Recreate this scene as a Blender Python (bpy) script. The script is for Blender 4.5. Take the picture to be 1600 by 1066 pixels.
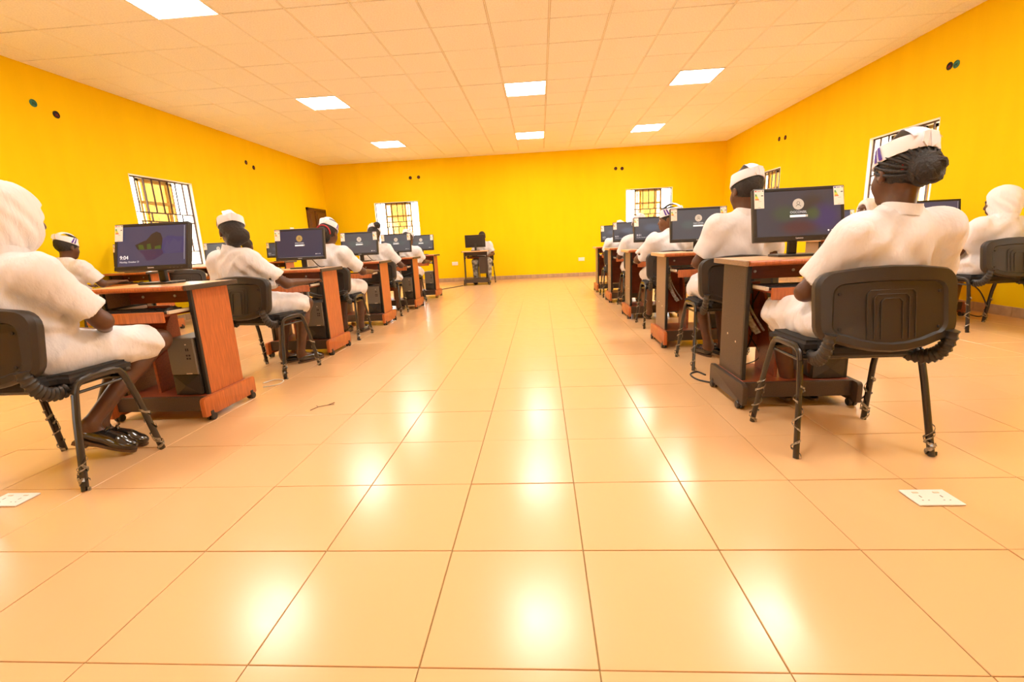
import bpy, bmesh, math, random
import numpy as np
from mathutils import Matrix, Vector
random.seed(7); rng = np.random.default_rng(7)
R = math.radians
for o in list(bpy.data.objects): bpy.data.objects.remove(o)
scene = bpy.context.scene
C = scene.collection

# ------------------------------------------------------------------ camera, world, exposure
CAM = Vector((0.3019, -0.8394, 0.9186)); YAW, PITCH, ROLL, FPX = -0.069577, -0.209876, -0.048132, 720.845
def cam_axes():
    cy, sy, cp, sp, cr, sr = math.cos(YAW), math.sin(YAW), math.cos(PITCH), math.sin(PITCH), math.cos(ROLL), math.sin(ROLL)
    f = Vector((sy*cp, cy*cp, sp)); r0 = Vector((cy, -sy, 0)); u0 = r0.cross(f)
    return cr*r0 + sr*u0, -sr*r0 + cr*u0, f
AR, AU, AF = cam_axes()
cd = bpy.data.cameras.new('camera'); cam = bpy.data.objects.new('camera', cd); C.objects.link(cam)
cd.sensor_width = 36.0; cd.sensor_fit = 'HORIZONTAL'; cd.lens = FPX*36/1600; cd.clip_start = 0.02
M3 = Matrix((AR, AU, -AF)).transposed()
cam.matrix_world = Matrix.Translation(CAM) @ M3.to_4x4()
scene.camera = cam
w = bpy.data.worlds.new('daylight'); scene.world = w; w.use_nodes = True
bg = w.node_tree.nodes['Background']; bg.inputs[0].default_value = (0.93, 0.97, 1.0, 1); bg.inputs[1].default_value = 7.0
scene.view_settings.view_transform = 'Standard'; scene.view_settings.look = 'None'
scene.view_settings.exposure = 0.95; scene.view_settings.gamma = 1.0; scene.view_settings.use_curve_mapping = False
try:
    scene.cycles.use_denoising = True; scene.cycles.denoiser = 'OPENIMAGEDENOISE'
    scene.cycles.max_bounces = 10; scene.cycles.diffuse_bounces = 6; scene.cycles.glossy_bounces = 4
    scene.cycles.transparent_max_bounces = 12; scene.cycles.sample_clamp_indirect = 8
except Exception: pass
LAMP = 21.0           # radiance of the ceiling light panels

# room extents measured from the tile grid (0.4 m floor tiles)
XL, XR, YB, YF, H = -5.124, 4.779, 11.086, -3.4, 3.031
TH = 0.22
def to_px(p):
    d = Vector(p) - CAM; z = d.dot(AF)
    if z <= 0.02: return None
    return (800 + FPX*d.dot(AR)/z, 533 - FPX*d.dot(AU)/z)

# ------------------------------------------------------------------ materials
def mat(name, col, rough=0.5, metal=0.0, spec=0.5, noise=0.0, nscale=20, stretch=(1,1,1), bump=0.0, bscale=60, emit=None, estr=0, coat=0.0, trans=0.0, rvar=0.0, wear=None, bdist=0.01):
    m = bpy.data.materials.new(name); m.use_nodes = True; nt = m.node_tree; n = nt.nodes; l = nt.links
    b = n['Principled BSDF']
    b.inputs['Base Color'].default_value = (*col, 1); b.inputs['Roughness'].default_value = rough
    b.inputs['Metallic'].default_value = metal; b.inputs['Specular IOR Level'].default_value = spec
    if coat: b.inputs['Coat Weight'].default_value = coat; b.inputs['Coat Roughness'].default_value = 0.08
    if trans: b.inputs['Transmission Weight'].default_value = trans
    if emit: b.inputs['Emission Color'].default_value = (*emit, 1); b.inputs['Emission Strength'].default_value = estr
    if noise or bump or rvar:
        tc = n.new('ShaderNodeTexCoord'); mp = n.new('ShaderNodeMapping'); mp.inputs['Scale'].default_value = stretch
        l.new(tc.outputs['Object'], mp.inputs[0])
    if noise:
        t = n.new('ShaderNodeTexNoise'); t.inputs['Scale'].default_value = nscale; t.inputs['Detail'].default_value = 5
        l.new(mp.outputs[0], t.inputs['Vector'])
        mx = n.new('ShaderNodeMix'); mx.data_type = 'RGBA'
        k = noise; lo = wear if wear else tuple(c*(1-k) for c in col); hi = tuple(min(1, c*(1+k*0.6)) for c in col)
        mx.inputs[6].default_value = (*lo, 1); mx.inputs[7].default_value = (*hi, 1)
        rp = n.new('ShaderNodeMapRange'); rp.inputs[1].default_value = 0.3; rp.inputs[2].default_value = 0.7
        l.new(t.outputs[0], rp.inputs[0]); l.new(rp.outputs[0], mx.inputs[0]); l.new(mx.outputs[2], b.inputs['Base Color'])
    if rvar:
        t3 = n.new('ShaderNodeTexNoise'); t3.inputs['Scale'].default_value = 11.0; t3.inputs['Detail'].default_value = 8
        l.new(tc.outputs['Object'], t3.inputs['Vector'])
        r3 = n.new('ShaderNodeMapRange'); r3.inputs[1].default_value = 0.3; r3.inputs[2].default_value = 0.7
        r3.inputs[3].default_value = rough - rvar; r3.inputs[4].default_value = rough + rvar
        l.new(t3.outputs[0], r3.inputs[0]); l.new(r3.outputs[0], b.inputs['Roughness'])
    if bump:
        t2 = n.new('ShaderNodeTexNoise'); t2.inputs['Scale'].default_value = bscale; t2.inputs['Detail'].default_value = 4
        l.new(mp.outputs[0], t2.inputs['Vector'])
        bp = n.new('ShaderNodeBump'); bp.inputs['Strength'].default_value = bump; bp.inputs['Distance'].default_value = bdist
        l.new(t2.outputs[0], bp.inputs['Height']); l.new(bp.outputs[0], b.inputs['Normal'])
    return m
M = {}
M['wall'] = mat('yellow wall paint', (0.93, 0.645, 0.001), 0.7, spec=0.12, noise=0.03, nscale=1.6, stretch=(3, 3, 0.5), bump=0.05, bscale=90)
M['ceil'] = mat('ceiling board', (0.96, 0.945, 0.93), 0.8, spec=0.25, noise=0.09, nscale=70, bump=0.3, bscale=110)
M['grid'] = mat('ceiling grid', (0.97, 0.93, 0.86), 0.3)
M['lamp'] = mat('light diffuser', (1, 1, 1), 0.4, emit=(1, 0.97, 0.92), estr=LAMP)
M['lampframe'] = mat('lamp frame', (0.9, 0.9, 0.88), 0.4)
M['tile'] = mat('cream floor tile', (0.74, 0.460, 0.225), 0.215, spec=0.46, rvar=0.022)
M['grout'] = mat('grout', (0.30, 0.20, 0.07), 0.9)
M['sand'] = mat('pale sandy ground', (0.62, 0.50, 0.36), 0.9, noise=0.2, nscale=2)
M['joint'] = mat('ceiling joint', (0.44, 0.28, 0.15), 0.8)
M['skirt'] = mat('skirting tile', (0.50, 0.33, 0.18), 0.45, noise=0.15, nscale=12)
M['orange'] = mat('orange wood laminate', (0.50, 0.135, 0.030), 0.38, noise=0.28, nscale=9, stretch=(14, 14, 1.2))
M['cherry'] = mat('cherry laminate', (0.30, 0.065, 0.022), 0.4, noise=0.3, nscale=9, stretch=(1.2, 12, 12))
M['top'] = mat('desk top laminate', (0.72, 0.43, 0.22), 0.32, noise=0.16, nscale=7, stretch=(1, 14, 14))
M['taupe'] = mat('taupe laminate', (0.30, 0.19, 0.105), 0.45, noise=0.35, nscale=220)
M['darklam'] = mat('dark laminate', (0.060, 0.036, 0.022), 0.42, noise=0.35, nscale=200)
M['black'] = mat('black edging', (0.016, 0.013, 0.011), 0.45)
M['plastic'] = mat('black plastic', (0.024, 0.019, 0.015), 0.38, noise=0.2, nscale=300)
M['shell'] = mat('chair back plastic', (0.022, 0.0155, 0.0105), 0.42, bump=0.12, bscale=420)
M['seat'] = mat('black seat fabric', (0.020, 0.016, 0.014), 0.85, bump=0.2, bscale=500)
M['tube'] = mat('black chair tube', (0.020, 0.015, 0.012), 0.22, spec=0.6)
M['wrap'] = mat('torn clear wrap', (0.30, 0.255, 0.19), 0.12, spec=0.9, noise=0.7, nscale=90)
M['grey'] = mat('grey metal front', (0.17, 0.145, 0.115), 0.4, noise=0.15, nscale=300)
M['rail'] = mat('drawer rail', (0.75, 0.66, 0.52), 0.3, metal=0.3)
M['white'] = mat('white plastic', (0.86, 0.83, 0.78), 0.35)
M['dark'] = mat('dark hole', (0.02, 0.016, 0.014), 0.8)
M['green'] = mat('green pipe', (0.02, 0.20, 0.14), 0.5)
M['iron'] = mat('window iron bar', (0.075, 0.028, 0.012), 0.5)
M['alu'] = mat('sash with painted yellow reflection', (0.62, 0.44, 0.14), 0.35, metal=0.4)  # aluminium; the gold tone paints in the yellowish reflection
M['reveal'] = mat('white window reveal', (0.88, 0.84, 0.72), 0.6)
M['door'] = mat('brown wooden door', (0.12, 0.040, 0.010), 0.4, noise=0.4, nscale=7, stretch=(8, 8, 1))
M['skin'] = mat('dark brown skin', (0.105, 0.042, 0.019), 0.42, noise=0.18, nscale=30, bump=0.05, bscale=200)
M['skin2'] = mat('brown skin', (0.155, 0.064, 0.028), 0.42, noise=0.15, nscale=30)
M['lip'] = mat('lips', (0.14, 0.035, 0.025), 0.4)
M['eye'] = mat('eye', (0.6, 0.57, 0.5), 0.2)
M['pupil'] = mat('pupil', (0.01, 0.007, 0.005), 0.1)
M['cloth'] = mat('white uniform cotton', (0.75, 0.74, 0.765), 0.85, noise=0.03, nscale=25, bump=0.55, bscale=11, stretch=(1.3, 1.3, 0.7), bdist=0.03)
M['hijab'] = mat('white hijab cloth', (0.79, 0.78, 0.80), 0.8, bump=0.5, bscale=9, stretch=(2.6, 2.6, 0.55), bdist=0.03)
M['capm'] = mat('starched cap cloth', (0.84, 0.83, 0.90), 0.7, bump=0.1, bscale=20)
M['purple'] = mat('purple stripe', (0.085, 0.030, 0.34), 0.7)
M['hair'] = mat('black hair', (0.014, 0.010, 0.008), 0.55, bump=0.6, bscale=130)
M['shoe'] = mat('black patent leather', (0.014, 0.010, 0.008), 0.14, spec=0.7, coat=0.5)
M['sole'] = mat('worn sole', (0.10, 0.050, 0.020), 0.6, noise=0.4, nscale=40)
M['camo'] = mat('mottled trousers', (0.42, 0.40, 0.33), 0.8, noise=0.75, nscale=16, wear=(0.08, 0.06, 0.045))
M['red'] = mat('red hair band', (0.45, 0.02, 0.02), 0.6)
M['gold'] = mat('gold earring', (0.9, 0.62, 0.2), 0.25, metal=1)
M['cable'] = mat('black cable', (0.018, 0.015, 0.013), 0.5)
M['wcable'] = mat('pale cable', (0.70, 0.67, 0.62), 0.5)
M['paper'] = mat('printed plastic sheet', (0.80, 0.78, 0.75), 0.4, noise=0.5, nscale=60)
M['twig'] = mat('dry twig', (0.16, 0.08, 0.03), 0.8)
M['logo'] = mat('logo print', (0.92, 0.90, 0.86), 0.4)
M['labelw'] = mat('energy label paper', (0.85, 0.80, 0.72), 0.5)
for k_, c_ in dict(eg1=(0.02, 0.30, 0.05), eg2=(0.22, 0.48, 0.03), eg3=(0.85, 0.66, 0.02), eg4=(0.85, 0.33, 0.02), eg5=(0.70, 0.10, 0.01), eblue=(0.03, 0.06, 0.35), ered=(0.6, 0.05, 0.05)).items():
    M[k_] = mat('label ink ' + k_, c_, 0.5)
M['glow'] = mat('screen white', (0.5, 0.5, 0.5), 0.3, emit=(1, 0.97, 0.92), estr=0.4)
M['glowdim'] = mat('screen text', (0.3, 0.3, 0.3), 0.3, emit=(0.9, 0.9, 0.9), estr=0.32)
M['avatar'] = mat('avatar disc', (0.3, 0.3, 0.3), 0.3, emit=(0.80, 0.62, 0.44), estr=0.26)
M['avatar2'] = mat('gold avatar disc', (0.2, 0.15, 0.05), 0.3, emit=(0.45, 0.26, 0.07), estr=0.4)
M['led'] = mat('status light', (0.3, 0.3, 0.3), 0.3, emit=(1, 1, 0.9), estr=2)
def picmat(name, col, e): return mat(name, tuple(c*0.3 for c in col), 0.3, emit=col, estr=e)
M['p_rock'] = picmat('picture rock', (0.036, 0.021, 0.014), 0.55)
M['p_green'] = picmat('picture green', (0.055, 0.085, 0.016), 0.5)
M['p_refl'] = picmat('picture reflection', (0.044, 0.024, 0.058), 0.55)
M['p_sea'] = picmat('picture water', (0.040, 0.034, 0.10), 0.6)
M['p_foam'] = picmat('picture mist', (0.047, 0.043, 0.098), 0.62)
def screenmat(name, base, blobs, e=1.0):
    m = bpy.data.materials.new(name); m.use_nodes = True; nt = m.node_tree; n = nt.nodes; l = nt.links
    b = n['Principled BSDF']; b.inputs['Base Color'].default_value = (0.012, 0.011, 0.013, 1); b.inputs['Roughness'].default_value = 0.28
    tc = n.new('ShaderNodeTexCoord'); prev = None
    nz = n.new('ShaderNodeTexNoise'); nz.inputs['Scale'].default_value = 420; l.new(tc.outputs['Object'], nz.inputs['Vector'])
    rgb = n.new('ShaderNodeMix'); rgb.data_type = 'RGBA'; rgb.inputs[6].default_value = (*[c*0.55 for c in base], 1); rgb.inputs[7].default_value = (*[c*1.5 for c in base], 1)
    l.new(nz.outputs[0], rgb.inputs[0]); prev = rgb.outputs[2]
    for (x, z, rx, rz, col) in blobs:
        mp = n.new('ShaderNodeMapping'); mp.vector_type = 'TEXTURE'; mp.inputs['Location'].default_value = (x, 0, z); mp.inputs['Scale'].default_value = (rx, 1, rz)
        l.new(tc.outputs['Object'], mp.inputs[0])
        g = n.new('ShaderNodeTexGradient'); g.gradient_type = 'SPHERICAL'; l.new(mp.outputs[0], g.inputs[0])
        mx = n.new('ShaderNodeMix'); mx.data_type = 'RGBA'; mx.inputs[7].default_value = (*col, 1)
        sm = n.new('ShaderNodeMapRange'); sm.interpolation_type = 'SMOOTHSTEP'; sm.inputs[2].default_value = 0.7; sm.inputs[4].default_value = 0.8
        l.new(g.outputs[1], sm.inputs[0]); l.new(sm.outputs[0], mx.inputs[0]); l.new(prev, mx.inputs[6]); prev = mx.outputs[2]
    l.new(prev, b.inputs['Emission Color']); b.inputs['Emission Strength'].default_value = e
    return m
M['scr_lock'] = screenmat('lock screen', (0.046, 0.043, 0.080), [], 0.65)
M['scr_login'] = screenmat('login screen', (0.032, 0.028, 0.032), [(-.07, .005, .09, .06, (0.035, 0.045, 0.022)), (.07, .04, .09, .09, (0.035, 0.020, 0.010)), (.13, -.02, .11, .10, (0.03, 0.02, 0.07)), (0, -.07, .13, .05, (0.055, 0.016, 0.014)), (.075, .0, .05, .05, (0.04, 0.055, 0.012))])
M['scr_navy'] = screenmat('navy login screen', (0.020, 0.017, 0.032), [])
M['scr_grey'] = screenmat('grey screen', (0.045, 0.042, 0.045), [(-.08, .0, .09, .05, (0.05, 0.065, 0.06)), (.08, .0, .09, .05, (0.05, 0.06, 0.055))])
M['scr_dark'] = screenmat('dark lock screen', (0.028, 0.028, 0.034), [(-.02, .02, .13, .06, (0.045, 0.06, 0.085))])
def glassmat():
    m = bpy.data.materials.new('tinted window glass'); m.use_nodes = True; nt = m.node_tree; n = nt.nodes; l = nt.links
    n.remove(n['Principled BSDF']); t = n.new('ShaderNodeBsdfTransparent'); t.inputs[0].default_value = (0.80, 0.70, 0.50, 1)
    g = n.new('ShaderNodeBsdfGlossy'); g.inputs[0].default_value = (1, 0.9, 0.7, 1); g.inputs[1].default_value = 0.03
    mx = n.new('ShaderNodeMixShader'); mx.inputs[0].default_value = 0.3
    l.new(t.outputs[0], mx.inputs[1]); l.new(g.outputs[0], mx.inputs[2]); l.new(mx.outputs[0], n['Material Output'].inputs[0]); return m
M['glass'] = glassmat()

# ------------------------------------------------------------------ mesh helpers
class MB:
    """collects pieces of ONE mesh"""
    def __init__(s): s.v = []; s.f = []; s.m = []; s.mats = []
    def mi(s, k):
        if k not in s.mats: s.mats.append(k)
        return s.mats.index(k)
    def add(s, v, f, k):
        o = len(s.v); s.v += [tuple(p) for p in v]; s.f += [tuple(i+o for i in q) for q in f]; i = s.mi(k); s.m += [i]*len(f)
    def bm(s, bm, k):
        bm.verts.index_update(); s.add([v.co[:] for v in bm.verts], [[x.index for x in f.verts] for f in bm.faces], k); bm.free()
    def box(s, x0, x1, y0, y1, z0, z1, k, bev=0.0, seg=1, mtx=None):
        b = bmesh.new(); bmesh.ops.create_cube(b, size=1)
        for v in b.verts: v.co = Vector(((x0+x1)/2 + v.co.x*(x1-x0), (y0+y1)/2 + v.co.y*(y1-y0), (z0+z1)/2 + v.co.z*(z1-z0)))
        if bev: bmesh.ops.bevel(b, geom=b.edges[:], offset=bev, segments=seg, affect='EDGES', profile=0.5)
        if mtx: b.transform(mtx)
        s.bm(b, k); return s
    def prism(s, pts, axis, a0, a1, k, bev=0.0, mtx=None):
        """polygon pts in the two other axes, extruded along axis"""
        b = bmesh.new()
        def P(p, a): return (a, p[0], p[1]) if axis == 0 else ((p[0], a, p[1]) if axis == 1 else (p[0], p[1], a))
        v0 = [b.verts.new(P(p, a0)) for p in pts]; v1 = [b.verts.new(P(p, a1)) for p in pts]; n = len(pts)
        f0 = b.faces.new(v0); f1 = b.faces.new(v1[::-1])
        for i in range(n): b.faces.new((v0[i], v1[i], v1[(i+1) % n], v0[(i+1) % n]))
        bmesh.ops.recalc_face_normals(b, faces=b.faces[:])
        if bev:
            es = [e for f in (f0, f1) for e in f.edges]
            bmesh.ops.bevel(b, geom=es, offset=bev, segments=2, affect='EDGES', profile=0.5)
        if mtx: b.transform(mtx)
        s.bm(b, k); return s
    def tube(s, pts, r, k, n=8, caps=True, flat=None):
        """tube along pts; r is one radius or a list; flat=(a,b) scales the ring"""
        pts = [Vector(p) for p in pts]; m = len(pts); rs = r if isinstance(r, (list, tuple)) else [r]*m
        V = []; F = []; prevn = None
        for i, p in enumerate(pts):
            t = (pts[min(i+1, m-1)] - pts[max(i-1, 0)]).normalized()
            if prevn is None:
                a = Vector((0, 0, 1)) if abs(t.z) < 0.9 else Vector((1, 0, 0)); nn = a.cross(t).normalized()
            else:
                nn = (prevn - t*prevn.dot(t)).normalized()
            prevn = nn; bb = t.cross(nn)
            fa, fb = flat if flat else (1, 1)
            for j in range(n):
                q = 2*math.pi*j/n; V.append(p + nn*(math.cos(q)*rs[i]*fa) + bb*(math.sin(q)*rs[i]*fb))
        for i in range(m-1):
            for j in range(n):
                F.append((i*n+j, i*n+(j+1) % n, (i+1)*n+(j+1) % n, (i+1)*n+j))
        if caps: F.append(tuple(range(n))[::-1]); F.append(tuple((m-1)*n+j for j in range(n)))
        s.add(V, F, k); return s
    def lathe(s, prof, c, k, n=16, axis=2):
        V = []; F = []; m = len(prof)
        for (r, h) in prof:
            for j in range(n):
                q = 2*math.pi*j/n; a, b = r*math.cos(q), r*math.sin(q)
                V.append((c[0]+a, c[1]+b, c[2]+h) if axis == 2 else ((c[0]+h, c[1]+a, c[2]+b) if axis == 0 else (c[0]+b, c[1]+h, c[2]+a)))
        for i in range(m-1):
            for j in range(n): F.append((i*n+j, i*n+(j+1) % n, (i+1)*n+(j+1) % n, (i+1)*n+j))
        F.append(tuple(range(n))[::-1]); F.append(tuple((m-1)*n+j for j in range(n)))
        s.add(V, F, k); return s
    def mesh(s, name, smooth=False):
        me = bpy.data.meshes.new(name); me.from_pydata(s.v, [], s.f); me.validate()
        for k in s.mats: me.materials.append(M[k])
        if len(me.polygons) == len(s.m): me.polygons.foreach_set('material_index', s.m)
        if smooth:
            me.polygons.foreach_set('use_smooth', [True]*len(me.polygons))
            try: me.set_sharp_from_angle(angle=R(38))
            except Exception: pass
        me.update(); return me
    def obj(s, name, parent=None, smooth=False, loc=None, rot=None):
        return obj(name, s.mesh(name, smooth), parent, loc, rot)
def obj(name, me, parent=None, loc=None, rot=None):
    o = bpy.data.objects.new(name, me); C.objects.link(o)
    if parent: o.parent = parent
    if loc is not None: o.location = loc
    if rot is not None: o.rotation_euler = rot
    return o
def empty(name, loc=(0, 0, 0), rz=0):
    o = bpy.data.objects.new(name, None); C.objects.link(o); o.location = loc; o.rotation_euler = (0, 0, rz); o.empty_display_size = 0.1; return o
def tag(o, label=None, cat=None, group=None, kind=None):
    for k, v in (('label', label), ('category', cat), ('group', group), ('kind', kind)):
        if v: o[k] = v
    return o
def copy_tree(o, parent=None):
    c = o.copy(); C.objects.link(c); c.parent = parent
    for ch in list(o.children): copy_tree(ch, c)
    return c
def kill_tree(o):
    for ch in list(o.children): kill_tree(ch)
    bpy.data.objects.remove(o)
def text_mesh(body, size, k, depth=0.0002, align='CENTER'):
    cu = bpy.data.curves.new('lettering', 'FONT'); cu.body = body; cu.size = size; cu.align_x = align; cu.align_y = 'CENTER'; cu.extrude = depth; cu.resolution_u = 3
    o = bpy.data.objects.new('lettering', cu); C.objects.link(o)
    dg = bpy.context.evaluated_depsgraph_get(); me = bpy.data.meshes.new_from_object(o.evaluated_get(dg))
    bpy.data.objects.remove(o); me.materials.clear(); me.materials.append(M[k])
    me.transform(Matrix.Rotation(R(90), 4, 'X'))   # reads from -Y
    return me

# ------------------------------------------------------------------ structure: walls with openings
WIN_Z0, WIN_Z1 = 0.80, 2.06
WL = [(5.30, 6.45), (1.80, 2.95)]; WR = [(4.96, 6.09), (8.45, 9.58), (1.48, 2.60)]; WBK = [(-3.86, -2.73), (2.43, 3.55)]
DOOR = (10.02, 10.95, 1.95)
def wall(name, axis, pos, out, u0, u1, holes):
    """axis 0: plane x=pos running along y; axis 1: plane y=pos running along x"""
    us = sorted({u0, u1, *[h[0] for h in holes], *[h[1] for h in holes]}); zs = sorted({0.0, H+0.3, *[h[2] for h in holes], *[h[3] for h in holes]})
    mb = MB(); a, b = sorted((pos, pos+out*TH))
    for i in range(len(us)-1):
        j = 0
        while j < len(zs)-1:
            uc = (us[i]+us[i+1])/2
            def inh(jj): return any(h[0] < uc < h[1] and h[2] < (zs[jj]+zs[jj+1])/2 < h[3] for h in holes)
            if inh(j): j += 1; continue
            k = j
            while k+1 < len(zs)-1 and not inh(k+1): k += 1
            if axis == 0: mb.box(a, b, us[i], us[i+1], zs[j], zs[k+1], 'wall')
            else: mb.box(us[i], us[i+1], a, b, zs[j], zs[k+1], 'wall')
            j = k+1
    o = mb.obj(name); o['kind'] = 'structure'; return o
wh = lambda L: [(a, b, WIN_Z0, WIN_Z1) for a, b in L]
wall_left = wall('wall_left', 0, XL, -1, YF, YB, wh(WL))
wall_right = wall('wall_right', 0, XR, 1, YF, YB, wh(WR))
wall_back = wall('wall_back', 1, YB, 1, XL-TH, XR+TH, wh(WBK))
wall_front = wall('wall_front', 1, YF, -1, XL-TH, XR+TH, [(-2.6, -1.45, WIN_Z0, WIN_Z1), (1.2, 2.35, WIN_Z0, WIN_Z1)])
for o, t in ((wall_left, 'bright yellow painted wall on the left with a barred window'), (wall_right, 'bright yellow painted wall on the right with barred windows'), (wall_back, 'yellow back wall with two barred windows'), (wall_front, 'yellow wall behind the viewer')): o['label'] = t
def baseboard(name, x0, x1, y0, y1, along):
    root = empty(name); root['kind'] = 'structure'; root['label'] = 'tan tile skirting along the foot of the yellow wall'
    a, b = (y0, y1) if along == 1 else (x0, x1); n = int((b-a)/0.4)+1
    mb = MB(); L = 0.397
    if along == 1: mb.box(x0, x1, 0, L, 0, 0.095, 'skirt', 0.002)
    else: mb.box(0, L, y0, y1, 0, 0.095, 'skirt', 0.002)
    me = mb.mesh('skirting_tile')
    for i in range(n):
        p = a + i*0.4
        if p + L > b: break
        o = obj('skirting_tile', me, root); o.location = (0, p, 0) if along == 1 else (p, 0, 0)
baseboard('baseboard_back', XL, XR, YB-0.012, YB, 0)
baseboard('baseboard_left', XL, XL+0.012, 2.6, DOOR[0]-0.06, 1)
baseboard('baseboard_right', XR-0.012, XR, 2.2, YB, 1)

# ------------------------------------------------------------------ windows with iron bars
nwin = [0]
def window(u0, u1, axis, pos, out, label):
    nwin[0] += 1; root = empty('window_%d' % nwin[0]); root['kind'] = 'structure'; root['label'] = label
    # local frame: x along the wall, y outward, z up
    W = u1-u0; Hh = WIN_Z1-WIN_Z0
    if axis == 0: root.location = (pos, (u0+u1)/2, WIN_Z0); root.rotation_euler = (0, 0, R(90) if out < 0 else R(-90))
    else: root.location = ((u0+u1)/2, pos, WIN_Z0); root.rotation_euler = (0, 0, 0 if out > 0 else R(180))
    h = W/2
    mb = MB(); t = 0.012
    mb.box(-h, h, 0.001, TH, 0, t, 'reveal'); mb.box(-h, -h+t, 0.001, TH, 0, Hh, 'reveal'); mb.box(h-t, h, 0.001, TH, 0, Hh, 'reveal'); mb.box(-h, h, 0.001, TH, Hh-t, Hh, 'reveal')
    mb.obj('reveal', root)
    MB().box(-h-0.04, h+0.04, -0.035, 0.03, -0.03, 0.002, 'reveal', 0.004).obj('sill', root)
    ib = 0.007; y = 0.055
    mb = MB()
    for (x0, x1, z0, z1) in ((-h+t, h-t, t, t+.016), (-h+t, h-t, Hh-t-.016, Hh-t), (-h+t, -h+t+.016, t, Hh-t), (h-t-.016, h-t, t, Hh-t)): mb.box(x0, x1, y-ib, y+ib, z0, z1, 'iron')
    mb.obj('bar_frame', root)
    zb = [0.335, 0.44, Hh-0.62, Hh-0.50] if False else [0.24, 0.345, 0.655, 0.775]
    hm = MB().box(-h+t, h-t, y-ib, y+ib, -.008, .008, 'iron').mesh('bar')
    for z in zb[2:]: obj('bar', hm, root, (0, 0, z))
    obj('bar', hm, root, (0, 0, 0.22))
    n = 8
    up = MB().box(-.007, .007, y-ib, y+ib, 0.775, Hh-t, 'iron').mesh('bar'); lo = MB().box(-.007, .007, y-ib, y+ib, 0.22, 0.655, 'iron').mesh('bar')
    mid = MB().box(-.007, .007, y-ib, y+ib, 0.655, 0.775, 'iron').mesh('bar')
    for i in range(1, n):
        x = -h + W*i/n; obj('bar', up, root, (x, 0, 0)); obj('bar', lo, root, (x, 0, 0))
    for i in (1, 2, 3): obj('bar', mid, root, (-h + W*i/4 + 0.04, 0, 0))
    # two sliding sashes parked in the middle
    for k, (cx, yy) in enumerate(((-0.06, 0.13), (0.07, 0.165))):
        hw = W*0.24; s = empty('sash', (cx, yy, 0)); s.parent = root
        mb = MB(); fr = 0.034
        mb.box(-hw, -hw+fr, -.015, .015, .02, Hh-.02, 'alu'); mb.box(hw-fr, hw, -.015, .015, .02, Hh-.02, 'alu')
        mb.box(-hw, hw, -.015, .015, .02, .06, 'alu'); mb.box(-hw, hw, -.015, .015, Hh-.06, Hh-.02, 'alu'); mb.box(-hw, hw, -.012, .012, Hh-.36, Hh-.32, 'alu')
        mb.obj('sash_frame', s)
        MB().box(-hw+fr, hw-fr, -.003, .003, .06, Hh-.06, 'glass').obj('pane', s)
    return root
window(*WL[0], 0, XL, -1, 'barred window in the yellow wall on the left')
window(*WR[0], 0, XR, 1, 'barred window behind the nearest woman seated in front of the right wall')
window(*WR[1], 0, XR, 1, 'barred window at the far end of the right wall')
window(*WBK[0], 1, YB, 1, 'barred window in the back wall nearer the brown door')
window(*WBK[1], 1, YB, 1, 'barred window in the back wall behind the right-hand desks')
window(*WL[1], 0, XL, -1, 'barred window in the left wall beside the viewer')
window(*WR[2], 0, XR, 1, 'barred window in the right wall beside the viewer')
window(-2.6, -1.45, 1, YF, -1, 'barred window in the wall behind the viewer')
window(1.2, 2.35, 1, YF, -1, 'second barred window in the wall behind the viewer')
g = MB().box(-40, 40, -40, 40, -0.30, -0.20, 'sand').obj('ground'); g['kind'] = 'structure'; g['label'] = 'sandy ground outside the building'

# door in the far end of the left wall
d = empty('door_1', (XL, (DOOR[0]+DOOR[1])/2, 0), R(90)); d['kind'] = 'structure'; d['label'] = 'dark brown panelled wooden door near the far left corner'
hw = (DOOR[1]-DOOR[0])/2; dz = DOOR[2]
mb = MB(); mb.box(-hw, -hw+.06, -.05, -.001, 0, dz, 'door', .004); mb.box(hw-.06, hw, -.05, -.001, 0, dz, 'door', .004); mb.box(-hw, hw, -.05, -.001, dz-.06, dz, 'door', .004)
mb.obj('door_frame', d)
lf = MB().box(-hw+.062, -0.12, -.040, -.004, 0.005, dz-.065, 'door', .004).obj('door_leaf', d)
lf2 = MB().box(-0.105, hw-.062, -.052, -.004, 0.005, dz-.065, 'door', .004).obj('door_leaf', d)
for par, x0, x1, yy in ((lf, -hw+.10, -0.16, -.040), (lf2, -0.04, hw-.12, -.052)):
    for z0, z1 in ((.15, .75), (.90, 1.30), (1.42, dz-.14)):
        MB().box(x0, x1, yy-.012, yy, z0, z1, 'door', .006).obj('panel', par)
MB().tube([(-0.06, -.06, 1.0), (-0.06, -.10, 1.0), (0.05, -.10, 1.0)], .009, 'grey').obj('handle', lf2, True)

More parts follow.
